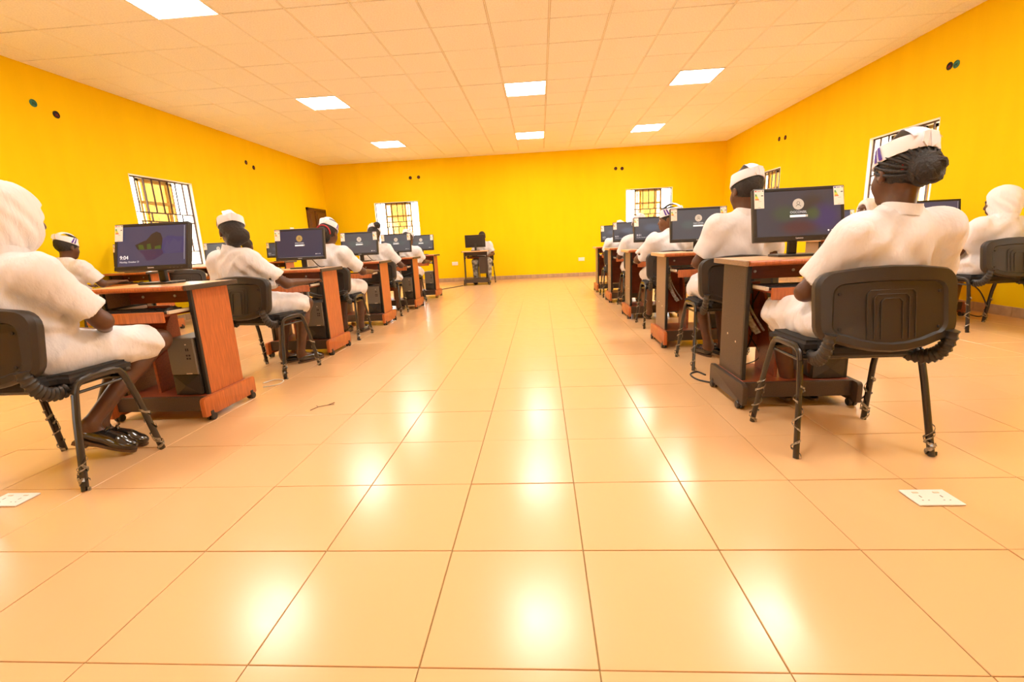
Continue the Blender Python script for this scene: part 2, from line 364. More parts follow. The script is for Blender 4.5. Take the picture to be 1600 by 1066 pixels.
# ------------------------------------------------------------------ floor of 0.4 m tiles
floor = MB().box(XL-TH, XR+TH, YF-TH, YB+TH, -0.20, -0.0035, 'grout').obj('floor'); floor['kind'] = 'structure'; floor['label'] = 'glossy cream tiled floor with thin joints'
T = 0.4; J = 0.0017
def tile_mesh():
    mb = MB(); mb.box(J, T-J, J, T-J, -0.012, 0.0, 'tile', 0.0012); return mb.mesh('floor_tile')
tm = tile_mesh()
cells = []
i0, i1 = math.ceil(XL/T)-1, math.floor(XR/T)+1; j0, j1 = math.floor(YF/T), math.floor(YB/T)+1
for i in range(i0, i1):
    for j in range(j0, j1):
        x0, y0 = max(i*T, XL), max(j*T, YF); x1, y1 = min((i+1)*T, XR), min((j+1)*T, YB)
        if x1-x0 < .02 or y1-y0 < .02: continue
        pp = [to_px((x, y, 0)) for x, y in ((x0, y0), (x1, y0), (x1, y1), (x0, y1))]
        area = 0
        if all(pp):
            cx = sum(p[0] for p in pp)/4; cy = sum(p[1] for p in pp)/4
            if -60 < cx < 1660 and cy < 1130: area = abs(sum(pp[k][0]*pp[(k+1) % 4][1]-pp[(k+1) % 4][0]*pp[k][1] for k in range(4)))/2
        full = (x1-x0 > T-1e-6 and y1-y0 > T-1e-6)
        cells.append((area if full else 0, x0, x1, y0, y1))
cells.sort(key=lambda c: -c[0])
rest = MB()
for n_, (a, x0, x1, y0, y1) in enumerate(cells):
    if n_ < 300 and a > 0:
        o = obj('floor_tile', tm, floor, (x0, y0, random.uniform(-0.0007, 0.0007)), (random.uniform(-.0012, .0012), random.uniform(-.0012, .0012), 0))
    else: rest.box(x0+J, x1-J, y0+J, y1-J, -0.012, 0.0, 'tile')
o = rest.obj('far_floor_tiles', floor); o['kind'] = 'stuff'

# ------------------------------------------------------------------ ceiling of lay-in boards and light panels
ceil = MB().box(XL-TH, XR+TH, YF-TH, YB+TH, H+0.012, H+0.20, 'joint').obj('ceiling'); ceil['kind'] = 'structure'; ceil['label'] = 'suspended ceiling of square textured boards in a thin grid'
CT = 0.586; CX0, CY0 = -0.125, 3.635
LX = {-5: 'left', 0: 'middle', 4: 'right'}; LYr = {-6: 0, -1: 1, 4: 2, 9: 3}
ctm = MB().box(.009, CT-.009, .006, CT-.006, 0.0, 0.012, 'ceil', 0.003).mesh('ceiling_board')
grid = MB(); rest = MB()
ci0, ci1 = math.floor((XL-CX0)/CT), math.floor((XR-CX0)/CT)+1; cj0, cj1 = math.floor((YF-CY0)/CT), math.floor((YB-CY0)/CT)+1
for i in range(ci0, ci1):
    for j in range(cj0, cj1):
        if i in LX and j in LYr: continue
        x0, x1 = max(CX0+i*CT, XL), min(CX0+(i+1)*CT, XR); y0, y1 = max(CY0+j*CT, YF), min(CY0+(j+1)*CT, YB)
        if x1-x0 < .02 or y1-y0 < .02: continue
        full = x1-x0 > CT-1e-6 and y1-y0 > CT-1e-6
        if y1 > 2.95:
            if full: obj('ceiling_board', ctm, ceil, (x0, y0, H+random.uniform(-.001, .002)), (random.uniform(-.002, .002), random.uniform(-.002, .002), 0))
            else: MB().box(x0+.006, x1-.006, y0+.006, y1-.006, H, H+.012, 'ceil').obj('ceiling_board', ceil)
        else: rest.box(x0+.006, x1-.006, y0+.006, y1-.006, H, H+.012, 'ceil')
o = rest.obj('overhead_boards', ceil); o['kind'] = 'stuff'
gx = MB().box(-.0055, .0055, YF, YB, H+.001, H+.0115, 'grid', 0.002).mesh('grid_runner'); gy = MB().box(XL, XR, -.010, .010, H+.009, H+.0118, 'joint').mesh('grid_runner')
for i in range(ci0, ci1+1):
    x = CX0+i*CT
    if XL < x < XR: obj('grid_runner', gx, ceil, (x, 0, 0))
for j in range(cj0, cj1+1):
    y = CY0+j*CT
    if YF < y < YB: obj('grid_runner', gy, ceil, (0, y, 0))
rown = {0: 'overhead', 1: 'first', 2: 'second', 3: 'farthest'}
fm = MB()
for (a, b, c, e) in ((.004, CT-.004, .004, .018), (.004, CT-.004, CT-.018, CT-.004), (.004, .018, .018, CT-.018), (CT-.018, CT-.004, .018, CT-.018)): fm.box(a, b, c, e, -.006, .012, 'lampframe')
fm = fm.mesh('frame'); dm = MB().box(.018, CT-.018, .018, CT-.018, -.003, .010, 'lamp').mesh('diffuser')
for i, s in LX.items():
    for j, rn in LYr.items():
        r = empty('ceiling_light', (CX0+i*CT, CY0+j*CT, H))
        tag(r, 'square white light panel, %s column, %s row of the ceiling' % (s, rown[rn]), 'ceiling light', 'ceiling light panels')
        obj('frame', fm, r); obj('diffuser', dm, r)

#@@PART2
# ------------------------------------------------------------------ computer desk on castors
def foot_profile():
    p = []
    for (cy, cz, r, a0, a1) in ((-.215, .122, .020, 180, 90), (.215, .122, .020, 90, 0), (.225, .042, .010, 0, -90), (-.225, .042, .010, 270, 180)):
        for t in range(5):
            a = R(a0+(a1-a0)*t/4); p.append((cy+r*math.cos(a), cz+r*math.sin(a)))
    return p
def make_desk(lcol, rcol, lfoot, rfoot, tray=0.0, lside='taupe', rside='darklam', inner='cherry'):
    d = empty('computer_desk')
    MB().box(-.300, .300, -.225, .205, .752, .776, 'top', .003).obj('desktop', d)
    t = d.children[0]
    prof = [(-.235, .757), (-.237, .764), (-.235, .771), (-.230, .776), (-.224, .7765), (-.224, .750), (-.230, .752)]
    MB().prism(prof, 0, -.297, .297, 'orange').obj('front_edge', t, True)
    MB().box(-.312, -.300, -.232, .207, .749, .777, lside, .003).obj('side_edge', t)
    MB().box(.300, .312, -.232, .207, .749, .777, rside, .003).obj('side_edge', t)
    for sx, col, fcol in ((-1, lcol, lfoot), (1, rcol, rfoot)):
        a, b = sorted((sx*.248, sx*.268))
        p = MB().box(a, b, -.128, .165, .10, .751, col, .0015).obj('side_panel', d)
        MB().box(a-.0005, b+.0005, -.146, -.1282, .10, .751, 'black', .002).obj('edge_strip', p)
        if sx < 0:
            for (yy, zz) in ((-.05, .335), (.06, .36)): MB().lathe([(.006, -.002), (.006, .0), (.004, .001)], (a-.0015, yy, zz), 'rail', 8, 0).obj('screw_cap', p)
        a, b = sorted((sx*.270, sx*.296))
        MB().prism(foot_profile(), 0, a, b, fcol, .002).obj('foot', d, True)
        for yy in (-.185, .185):
            cst = MB().box(sx*.283-.012, sx*.283+.012, yy-.012, yy+.012, .040, .062, 'black', .003).box(sx*.297-.003*(sx > 0)-.0, sx*.297+.003, yy-.012, yy+.012, .034, .058, 'black', .002).obj('caster', d)
            m = MB()
            for o_ in (-.012, .012):
                m.lathe([(.010, -.008), (.019, -.008), (.0215, -.004), (.0215, .004), (.019, .008), (.010, .008)], (sx*.283+o_, yy+.008, .0215), 'plastic', 14, 0)
            m.obj('wheel', cst, True)
    # lower shelf with front beam, tower bay divider, modesty board, rail under the top
    MB().box(-.270, .270, -.17, .17, .128, .144, inner, .001).obj('lower_shelf', d)
    MB().box(-.270, .270, -.190, -.172, .060, .143, 'darklam', .002).obj('front_beam', d)
    MB().box(-.270, .270, .172, .186, .060, .143, inner, .002).obj('rear_beam', d)
    pr = [(-.10, .144), (.13, .144), (.13, .60)] + [(.13-.0-.23*math.sin(R(a))*.55, .60-.22*(1-math.cos(R(a)))*1.0) for a in (10, 30, 50, 70, 90)] + [(-.10, .34)]
    MB().prism(pr, 0, -.080, -.064, inner, .001).obj('divider', d)
    MB().box(-.248, -.082, .115, .131, .26, .64, inner, .001).obj('modesty_board', d)
    rl = MB().box(-.248, .248, .02, .036, .665, .750, inner, .001).obj('top_rail', d)
    for xx in (-.16, .04): MB().lathe([(.008, 0), (.008, -.003), (.005, -.004)], (xx, .019, .705), 'rail', 10, 1).obj('screw_cap', rl)
    # pull-out keyboard tray
    tr = MB().box(-.205, .205, -.285-tray, .0-tray, .618, .630, 'cherry', .001).obj('keyboard_tray', d)
    MB().box(-.215, .215, -.303-tray, -.286-tray, .590, .648, 'orange', .004, 2).obj('tray_front', tr)
    for sx in (-1, 1):
        m = MB().box(sx*.226-.008, sx*.226+.008, -.275-tray, .10, .632, .650, 'rail', .002).box(sx*.240-.008, sx*.240+.008, -.13, .12, .605, .660, 'black', .002)
        m.obj('slide_rail', tr)
    return d

# ------------------------------------------------------------------ stacking visitor chair
def rrect(w0, w1, z0, z1, r, n=5, bow_b=0.0, bow_t=0.0):
    """outline of a backrest: rounded corners, bowed bottom and top (w0 bottom half-width, w1 top)"""
    p = []
    for (sx, w_, zc, a0, bow) in ((1, w0, z0, -90, 0), (1, w1, z1, 0, 1), (-1, w1, z1, 90, 1), (-1, w0, z0, 180, 0)):
        for t in range(n+1):
            a = R(a0+90*t/n); cx = sx*(w_-r); cz = zc+(-r if bow else r)
            p.append((cx+r*math.cos(a), cz+r*math.sin(a)))
        if bow and sx > 0:
            for q in (.5, 0, -.5): p.append((q*(w1-r), z1+bow_t*(1-q*q)))
    for q in (-.66, -.33, 0, .33, .66): p.append((q*(w0-r), z0-bow_b*(1-q*q)))
    return p
def make_chair():
    c = empty('visitor_chair')
    tilt = Matrix.Translation((0, -.268, .46)) @ Matrix.Rotation(R(-8), 4, 'X') @ Matrix.Translation((0, 0, -.45))
    def curve_y(me):       # backrest wraps slightly around the sitter
        for v in me.vertices: v.co.y += 0.10*(v.co.x**2)/0.07*0.35
    out = rrect(.250, .252, .485, .752, .062, bow_b=.040, bow_t=.014)
    inn = rrect(.195, .192, .515, .700, .040, bow_b=.034, bow_t=.006)
    N = len(out)
    def ring(pts, y): return [(x, y, z) for x, z in pts]
    def shrink(pts, s): return [(x*s, .61+(z-.61)*s) for x, z in pts]
    layers = [ring(shrink(out, .97), .022), ring(out, .012), ring(out, -.012), ring(shrink(out, .955), -.026), ring(shrink(inn, 1.05), -.026), ring(inn, -.016)]
    V = [p for L in layers for p in L]; F = []
    for a in range(len(layers)-1):
        for j in range(N): F.append((a*N+j, (a+1)*N+j, (a+1)*N+(j+1) % N, a*N+(j+1) % N))
    # centre fans subdivided as grid strips
    for base, flip in ((0, False), ((len(layers)-1)*N, True)):
        ce = len(V); src = layers[0] if base == 0 else layers[-1]; V.append((0, src[0][1], .61))
        for j in range(N): F.append((base+j, base+(j+1) % N, ce) if not flip else (base+(j+1) % N, base+j, ce))
    m = MB(); m.add(V, F, 'shell'); me = m.mesh('backrest', True); curve_y(me); me.transform(tilt)
    br = obj('backrest', me, c)
    m = MB()      # moulded ribs on the rear of the shell
    for k, sc in enumerate((1.0, .72, .44)):
        w_, h_ = .085*sc, .62+.055*sc
        m.tube([(-w_, -.0165, .495), (-w_, -.0165, h_-.012), (-w_+.012, -.0165, h_), (w_-.012, -.0165, h_), (w_, -.0165, h_-.012), (w_, -.0165, .495)], .0022, 'shell', 6)
    for (x, z) in ((-.175, .665), (.175, .665), (-.175, .535), (.175, .535)): m.lathe([(.006, -.003), (.006, .001)], (x, -.017, z), 'dark', 8, 1)
    me = m.mesh('back_rib', True); curve_y(me); me.transform(tilt); obj('back_rib', me, br)
    m = MB(); L2 = [ring(shrink(out, .93), .020), ring(shrink(out, .90), .042), ring(shrink(out, .75), .050)]; V = [p for L in L2 for p in L]; F = []
    for a in range(2):
        for j in range(N): F.append((a*N+j, a*N+(j+1) % N, (a+1)*N+(j+1) % N, (a+1)*N+j))
    F.append(tuple(2*N+j for j in range(N)))
    m.add(V, F, 'seat'); me = m.mesh('back_cushion', True); curve_y(me); me.transform(tilt); obj('back_cushion', me, c)
    # seat
    b = bmesh.new(); bmesh.ops.create_cube(b, size=1)
    for v in b.verts: v.co = Vector((v.co.x*.44, .025+v.co.y*.43, .447+v.co.z*.048))
    bmesh.ops.bevel(b, geom=[e for e in b.edges if abs(e.verts[0].co.z-e.verts[1].co.z) > .01], offset=.07, segments=5, affect='EDGES')
    bmesh.ops.bevel(b, geom=[e for e in b.edges if abs(e.verts[0].co.z-e.verts[1].co.z) < .001], offset=.014, segments=3, affect='EDGES')
    for v in b.verts:
        if v.co.y > .12: v.co.z -= (v.co.y-.12)**2*1.4
    m = MB(); m.bm(b, 'seat'); m.obj('seat', c, True)
    MB().box(-.19, .19, -.15, .20, .408, .424, 'plastic', .004).obj('seat_pan', c)
    # oval tube side frames: each leg a mesh of its own, the arch between them
    wr = []
    for sx in (-1, 1):
        X0, X1 = sx*.262, sx*.232
        def arc(u):
            pts = [(-.205, 0.0), (-.150, .29), (-.126, .390), (-.112, .423), (-.085, .440), (-.03, .444), (.055, .444), (.088, .436), (.106, .414), (.118, .375), (.142, .29), (.195, 0.0)]
            return [(X0+(X1-X0)*min(1, z/.42), y, z) for y, z in pts]
        P_ = arc(0)
        lr = MB().tube(P_[:3], .0135, 'tube', 10, flat=(1.15, .8)).obj('leg', c, True)
        MB().tube(P_[2:10], .0135, 'tube', 10, flat=(1.15, .8)).obj('side_arch', c, True)
        lf = MB().tube(P_[9:], .0135, 'tube', 10, flat=(1.15, .8)).obj('leg', c, True)
        MB().tube([(X1-sx*.004, -.12, .392), (X1-sx*.004, .10, .392)], .007, 'tube', 8).obj('side_rail', c, True)
        # back support: ribbed bellows from backrest to seat rail
        p0 = Vector((sx*.205, -.212, .505)); bz = []
        for t in range(33):
            u = t/32
            a = Vector((sx*.212, -.270, .530)); b_ = Vector((sx*.216, -.262, .440)); c_ = Vector((sx*.208, -.205, .395)); d_ = Vector((sx*.188, -.105, .408))
            bz.append(a*(1-u)**3 + b_*3*u*(1-u)**2 + c_*3*u*u*(1-u) + d_*u**3)
        MB().tube(bz, [.020+(.005 if t % 3 == 0 else 0) for t in range(33)], 'plastic', 10, flat=(1.25, .8)).obj('bellows', c, True)
        # remnants of protective wrap spiralling round the legs
        for leg, (qa, qb) in ((lr, (P_[0], P_[1])), (lf, (P_[11], P_[10]))):
            qa, qb = Vector(qa), Vector(qb); ax = (qb-qa).normalized(); e1 = ax.cross(Vector((1, 0, 0))).normalized(); e2 = ax.cross(e1); m = MB()
            rr = random.Random(int(sx*10)+leg.name.__len__()+int(qa.y*100))
            for k in range(4):
                u0 = rr.uniform(.05, .9); V = []; F = []; n = 14; tw = rr.choice((-1, 1))*rr.uniform(.16, .30); hh = rr.uniform(.003, .010); ph = rr.uniform(0, 6)
                for i in range(n):
                    a = ph+2*math.pi*i/(n-1)*.95; cc = qa.lerp(qb, min(1.05, max(.02, u0+tw*(i/(n-1)-.5))))
                    for sgn in (-1, 1):
                        r_ = .0165+rr.uniform(0, .004); V.append(cc+e1*(math.cos(a)*r_*.95)+e2*(math.sin(a)*r_*1.12)+ax*(sgn*hh*rr.uniform(.4, 1.2)))
                for i in range(n-1): F.append((2*i, 2*i+1, 2*i+3, 2*i+2))
                m.add(V, F, 'wrap')
            m.obj('plastic_wrap', leg)['kind'] = 'stuff'
    MB().tube([(-.232, -.118, .405), (.232, -.118, .405)], .0125, 'tube', 10).obj('cross_bar', c, True)
    MB().tube([(-.232, .10, .405), (.232, .10, .405)], .0125, 'tube', 10).obj('cross_bar', c, True)
    return c

# ------------------------------------------------------------------ monitor with energy labels
MW, MH = .462, .280
def label_part(par, x, tilt=0, hdr='eblue'):
    """paper energy label stuck on the screen corner; x of its left edge"""
    y = -.0268
    lb = MB().box(0, .050, -.0006, 0, -.097, 0, 'labelw').obj('energy_label', par, loc=(x, y, MH/2-.006), rot=(0, tilt, 0))
    m = MB(); cols = ['eg1', 'eg1', 'eg2', 'eg3', 'eg3', 'eg4', 'eg5']
    for i, k in enumerate(cols):
        z = -.021-i*.0046; w_ = .007+i*.0021
        m.add([(.004, -.0008, z), (.004+w_, -.0008, z), (.0055+w_, -.0008, z-.002), (.004+w_, -.0008, z-.004), (.004, -.0008, z-.004)], [(0, 1, 2, 3, 4)], k)
    m.obj('rating_bars', lb)
    m = MB(); m.add([(.003, -.0008, -.003), (.013, -.0008, -.003), (.013, -.0008, -.009), (.003, -.0008, -.009)], [(0, 1, 2, 3)], hdr)
    for (a, b, z) in ((.016, .036, -.005), (.016, .030, -.0075)): m.add([(a, -.0008, z), (b, -.0008, z), (b, -.0008, z-.0016), (a, -.0008, z-.0016)], [(0, 1, 2, 3)], hdr)
    m.add([(.041, -.0008, -.0025), (.047, -.0008, -.0025), (.047, -.0008, -.009), (.041, -.0008, -.009)], [(0, 1, 2, 3)], 'grey')
    m.add([(.034, -.0008, -.030), (.037, -.0008, -.0275), (.046, -.0008, -.0275), (.046, -.0008, -.0325), (.037, -.0008, -.0325)], [(0, 1, 2, 3, 4)], 'dark')
    for (a, b, z) in ((.020, .036, -.0585), (.018, .033, -.091)): m.add([(a, -.0008, z), (b, -.0008, z), (b, -.0008, z-.0013), (a, -.0008, z-.0013)], [(0, 1, 2, 3)], 'grey')
    m.obj('label_print', lb)
    return lb
MESH = {}
def tmesh(key, *a, **k):
    if key not in MESH: MESH[key] = text_mesh(*a, **k)
    return MESH[key]
def disc(m, cx, cz, r, y, k, n=24, r0=0.0, a0=0, a1=360):
    V = []; F = []
    for i in range(n+1):
        a = R(a0+(a1-a0)*i/n); V += [(cx+r*math.cos(a), y, cz+r*math.sin(a)), (cx+r0*math.cos(a), y, cz+r0*math.sin(a))]
    for i in range(n): F.append((2*i, 2*i+1, 2*i+3, 2*i+2))
    m.add(V, F, k)
def make_monitor(kind, labels, clock='9:04', date='Monday, October 21', tilt=10, user='OGCONSIL'):
    mo = empty('monitor')
    MB().prism([(-.085, -.075), (.085, -.075), (.105, -.055), (.105, .060), (.085, .085), (-.085, .085), (-.105, .060), (-.105, -.055)], 2, 0, .012, 'plastic', .003).obj('base', mo)
    MB().box(-.024, .024, .010, .032, .010, .16, 'plastic', .006, 2).obj('neck', mo)
    P_ = Matrix.Translation((0, 0, .215)) @ Matrix.Rotation(R(-tilt), 4, 'X')
    hz = MB(); h = MW/2; b = .017
    # housing: bezel ring, back box
    hz.box(-h, h, -.018, .010, -MH/2, MH/2, 'plastic', .004)
    hz.box(-h*.78, h*.78, .010, .034, -MH*.36, MH*.36, 'plastic', .010)
    hs = hz.obj('housing', mo); hs.matrix_local = P_
    m = MB()
    for (x0, x1, z0, z1) in ((-h, h, MH/2-b, MH/2), (-h, h, -MH/2, -MH/2+.026), (-h, -h+b, -MH/2+.026, MH/2-b), (h-b, h, -MH/2+.026, MH/2-b)): m.box(x0, x1, -.026, -.0182, z0, z1, 'plastic', .0025)
    m.obj('bezel', hs)
    for i in range(4): MB().box(h*.50+i*.024, h*.50+i*.024+.010, -.0272, -.0262, -MH/2+.0075, -MH/2+.0088, 'grey').obj('button_mark', hs)
    obj('brand_lettering', tmesh('brand', 'Lenovo', .0128, 'logo'), hs, (0, -.0265, -MH/2+.013))
    s = MB().box(-h+b, h-b, -.0212, -.0184, -MH/2+.026, MH/2-b, kind).obj('screen', hs)
    yy = -.0216
    def sub(nm, mesh, x, z): return obj(nm, mesh, s, (x, yy, z))
    if kind in ('scr_lock', 'scr_dark'):
        k_ = 'glow' if kind == 'scr_lock' else 'glowdim'
        sub('clock_text', tmesh('c'+clock+k_, clock, .032, k_, align='LEFT'), -.200, -.062)
        sub('date_text', tmesh('d'+date+k_, date, .0145, 'glowdim', align='LEFT'), -.200, -.088)
        if kind == 'scr_lock':
            m = MB(); q = yy+.0001
            def poly(pts, k): m.add([(x, q, z) for x, z in pts], [tuple(range(len(pts)))], k)
            poly([(.06, .035), (.10, .06), (.205, .05), (.205, -.045), (.06, -.045)], 'p_sea')
            q -= .0001; poly([(.075, -.02), (.095, .03), (.11, .005), (.135, .045), (.165, .02), (.19, .035), (.18, -.035), (.09, -.045)], 'p_foam')
            q -= .0001; poly([(-.105, .012), (-.055, .032), (-.035, .038), (.0, .075), (.03, .088), (.055, .078), (.068, .045), (.062, -.018), (-.085, -.018)], 'p_rock')
            q -= .0001; poly([(-.085, .012), (-.055, .012), (-.045, -.016), (-.078, -.016)], 'p_green'); poly([(-.03, .015), (-.008, .018), (.0, -.016), (-.028, -.016)], 'p_green'); poly([(.02, .0), (.055, .006), (.058, -.016), (.02, -.016)], 'p_green')
            poly([(-.08, -.022), (.064, -.020), (.075, -.045), (.02, -.078), (-.03, -.085), (-.05, -.05)], 'p_refl')
            o = m.obj('wallpaper_picture', s)
            MB().box(.150+.053, .150+.0545, yy-.0002, yy, -.085, .118, 'glowdim').obj('edge_glint', s)
    else:
        av = 'avatar2' if kind == 'scr_navy' else 'avatar'
        m = MB(); disc(m, 0, .052, .029, yy, av); m.obj('avatar', s)
        m = MB(); disc(m, 0, .058, .0085, yy-.0002, 'dark', 16, .0066); disc(m, 0, .036, .0135, yy-.0002, 'dark', 12, .0115, 15, 165); m.obj('avatar_figure', s)
        sub('user_text', tmesh('u'+user, user, .017, 'glow' if kind == 'scr_login' else 'glowdim'), 0, .010)
        m = MB(); m.add([(x, yy, z) for x, z in ((-.044, -.004), (.036, -.004), (.036, -.016), (-.044, -.016))], [(0, 1, 2, 3)], 'glow')
        m.add([(x, yy, z) for x, z in ((.037, -.004), (.047, -.004), (.047, -.016), (.037, -.016))], [(0, 1, 2, 3)], 'avatar'); m.obj('password_box', s)
        m = MB()
        for i in range(3): disc(m, .150+i*.018, -.092, .0045 if i == 0 else .0038, yy, 'glow', 10, 0 if i == 0 else .0022)
        m.obj('tray_icons', s)
    if 'L' in labels: label_part(hs, -h+.004, 0, 'ered')
    if 'R' in labels: label_part(hs, h-.056, R(-1.5), 'eblue')
    return mo
def make_keyboard():
    k = MB().box(-.205, .205, -.062, .062, .0, .016, 'plastic', .004).obj('keyboard')
    m = MB()
    for r_ in range(6):
        n = 20 if r_ else 18
        if r_ == 5:
            xs = [(-.195, -.175), (-.172, -.152), (-.150, -.130), (-.127, -.01), (-.007, .015), (.018, .040), (.043, .065), (.07, .088), (.09, .108), (.11, .128), (.138, .175), (.178, .196)]
        else:
            xs = [(-.197+i*.0199, -.197+i*.0199+.0168) for i in range(20) if i not in ((14,) if r_ != 4 else (14, 15))]
        for a, b in xs: m.box(a, b, .050-r_*.019-.016, .050-r_*.019, .016, .022, 'black', .0)
    ks = m.obj('keys', k); ks['kind'] = 'stuff'
    return k
def make_mouse():
    b = bmesh.new(); bmesh.ops.create_uvsphere(b, u_segments=20, v_segments=12, radius=1)
    for v in b.verts:
        v.co = Vector((v.co.x*.030*(1-.12*v.co.y), v.co.y*.054, max(0, v.co.z+.15)*.032))
    m = MB(); m.bm(b, 'plastic'); mo = m.obj('computer_mouse', None, True)
    MB().lathe([(.006, -.003), (.0075, 0), (.006, .003)], (0, .026, .031), 'grey', 12, 0).obj('scroll_wheel', mo, True)
    return mo
def make_tower():
    """black mini tower, front towards -Y, origin at its base centre"""
    t = MB().box(-.078, .078, -.150, .150, .004, .335, 'plastic', .004).obj('computer_tower')
    MB().box(-.078, .078, -.163, -.1502, .125, .335, 'grey', .004, 2).obj('front_panel', t)
    m = MB(); m.add([(-.078, -.158, .006), (.078, -.158, .006), (.078, -.158, .122), (-.078, -.158, .122), (0, -.172, .062), (-.078, -.150, .006), (.078, -.150, .006), (.078, -.150, .122), (-.078, -.150, .122)],
                   [(0, 1, 4), (1, 2, 4), (2, 3, 4), (3, 0, 4), (5, 6, 1, 0), (6, 7, 2, 1), (7, 8, 3, 2), (8, 5, 0, 3)], 'plastic'); m.obj('lower_front', t)
    m = MB()
    for (x, z, w_, h_) in ((.030, .262, .006, .016), (.041, .262, .006, .016), (.028, .232, .010, .010), (.043, .232, .010, .010), (.028, .214, .010, .010), (.043, .214, .010, .010)): m.box(x, x+w_, -.1645, -.163, z, z+h_, 'dark')
    m.obj('port', t)
    MB().lathe([(.004, 0), (.004, -.002)], (.035, -.163, .300), 'rail', 10, 1).obj('power_button', t)
    MB().box(.01, .045, -.164, -.1632, .128, .134, 'rail').obj('badge', t)
    return t
def make_bundle():
    """pale plastic-wrapped leads hanging behind the keyboard tray, origin at its top"""
    m = MB()
    for k, (dx, dy) in enumerate(((0, 0), (.018, .01), (-.012, .015))):
        pts = []
        for i in range(11):
            u = i/10; pts.append((dx*(1+u)+.10*u*u+.012*math.sin(u*6+k), dy+.02*math.sin(u*5+k), -.30*u+.02*math.sin(u*3.1)))
        m.tube(pts, .010-.0015*k, 'paper', 7, flat=(1.7, .45))
    b = m.obj('cable_bundle', None, True)
    m = MB(); n = 7; V = []; F = []; rr = random.Random(4)
    for i in range(n):
        for j in range(5): V.append((-.035+j*.018+.006*rr.uniform(-1, 1), -.004+.010*rr.uniform(-1, 1), .055-i*.014))
    for i in range(n-1):
        for j in range(4): F.append((i*5+j, i*5+j+1, (i+1)*5+j+1, (i+1)*5+j))
    m.add(V, F, 'paper'); m.obj('plastic_sleeve', b)
    return b
# ------------------------------------------------------------------ people: smooth implicit bodies meshed by surface nets
V3 = lambda *a: np.array(a, float)
def unit(v): return v/(np.linalg.norm(v)+1e-9)
class Field:
    def __init__(s, h): s.h = h; s.ops = []; s.disp = None
    def _add(s, typ, f, lo, hi, k): s.ops.append((typ, f, np.array(lo), np.array(hi), k)); return s
    def rc(s, a, b, r1, r2, k=.02, planes=(), typ='u', flat=None):
        a, b = np.array(a, float), np.array(b, float); ba = b-a; L = ba@ba+1e-9
        def f(P):
            q = P-a; t = np.clip(q@ba/L, 0, 1); d = np.linalg.norm(q-t[..., None]*ba, axis=-1)-(r1+(r2-r1)*t)
            for n, c in planes: d = np.maximum(d, P@n-c)
            return d
        r = max(r1, r2); return s._add(typ, f, np.minimum(a, b)-r, np.maximum(a, b)+r, k)
    def ell(s, c, r, k=.02, Rm=None, planes=(), typ='u'):
        c, r = np.array(c, float), np.array(r, float); Rm = np.eye(3) if Rm is None else np.array(Rm)   # columns = axes
        def f(P):
            q = (P-c)@Rm; k0 = np.linalg.norm(q/r, axis=-1); k1 = np.linalg.norm(q/(r*r), axis=-1)+1e-9; d = k0*(k0-1)/k1
            for n, e in planes: d = np.maximum(d, P@n-e)
            return d
        e = np.sqrt(((Rm*r)**2).sum(1)); return s._add(typ, f, c-e, c+e, k)
    def build(s):
        h = s.h; lo = np.min([o[2] for o in s.ops if o[0] == 'u'], 0)-4*h; hi = np.max([o[3] for o in s.ops if o[0] == 'u'], 0)+4*h
        n = np.ceil((hi-lo)/h).astype(int)+1; ax = [lo[i]+h*np.arange(n[i]) for i in range(3)]
        vol = np.full(n, .08, np.float64)
        for typ, f, a, b, k in s.ops:
            m = max(k, 3*h)+h; i0 = np.maximum(np.floor((a-m-lo)/h).astype(int), 0); i1 = np.minimum(np.ceil((b+m-lo)/h).astype(int)+1, n)
            if (i1 <= i0).any(): continue
            sl = tuple(slice(i0[i], i1[i]) for i in range(3)); G = np.stack(np.meshgrid(*[ax[i][sl[i]] for i in range(3)], indexing='ij'), -1)
            d = f(G); v = vol[sl]
            if typ == 'u': hh = np.maximum(k-np.abs(v-d), 0)/k; vol[sl] = np.minimum(v, d)-hh*hh*k*.25
            else: hh = np.maximum(k-np.abs(v+d), 0)/k; vol[sl] = np.maximum(v, -d)+hh*hh*k*.25
        if s.disp:
            idx = np.nonzero(np.abs(vol) < 3*h+.01); P = np.stack([ax[i][idx[i]] for i in range(3)], -1); vol[idx] += s.disp(P)
        return nets(vol, lo, h)
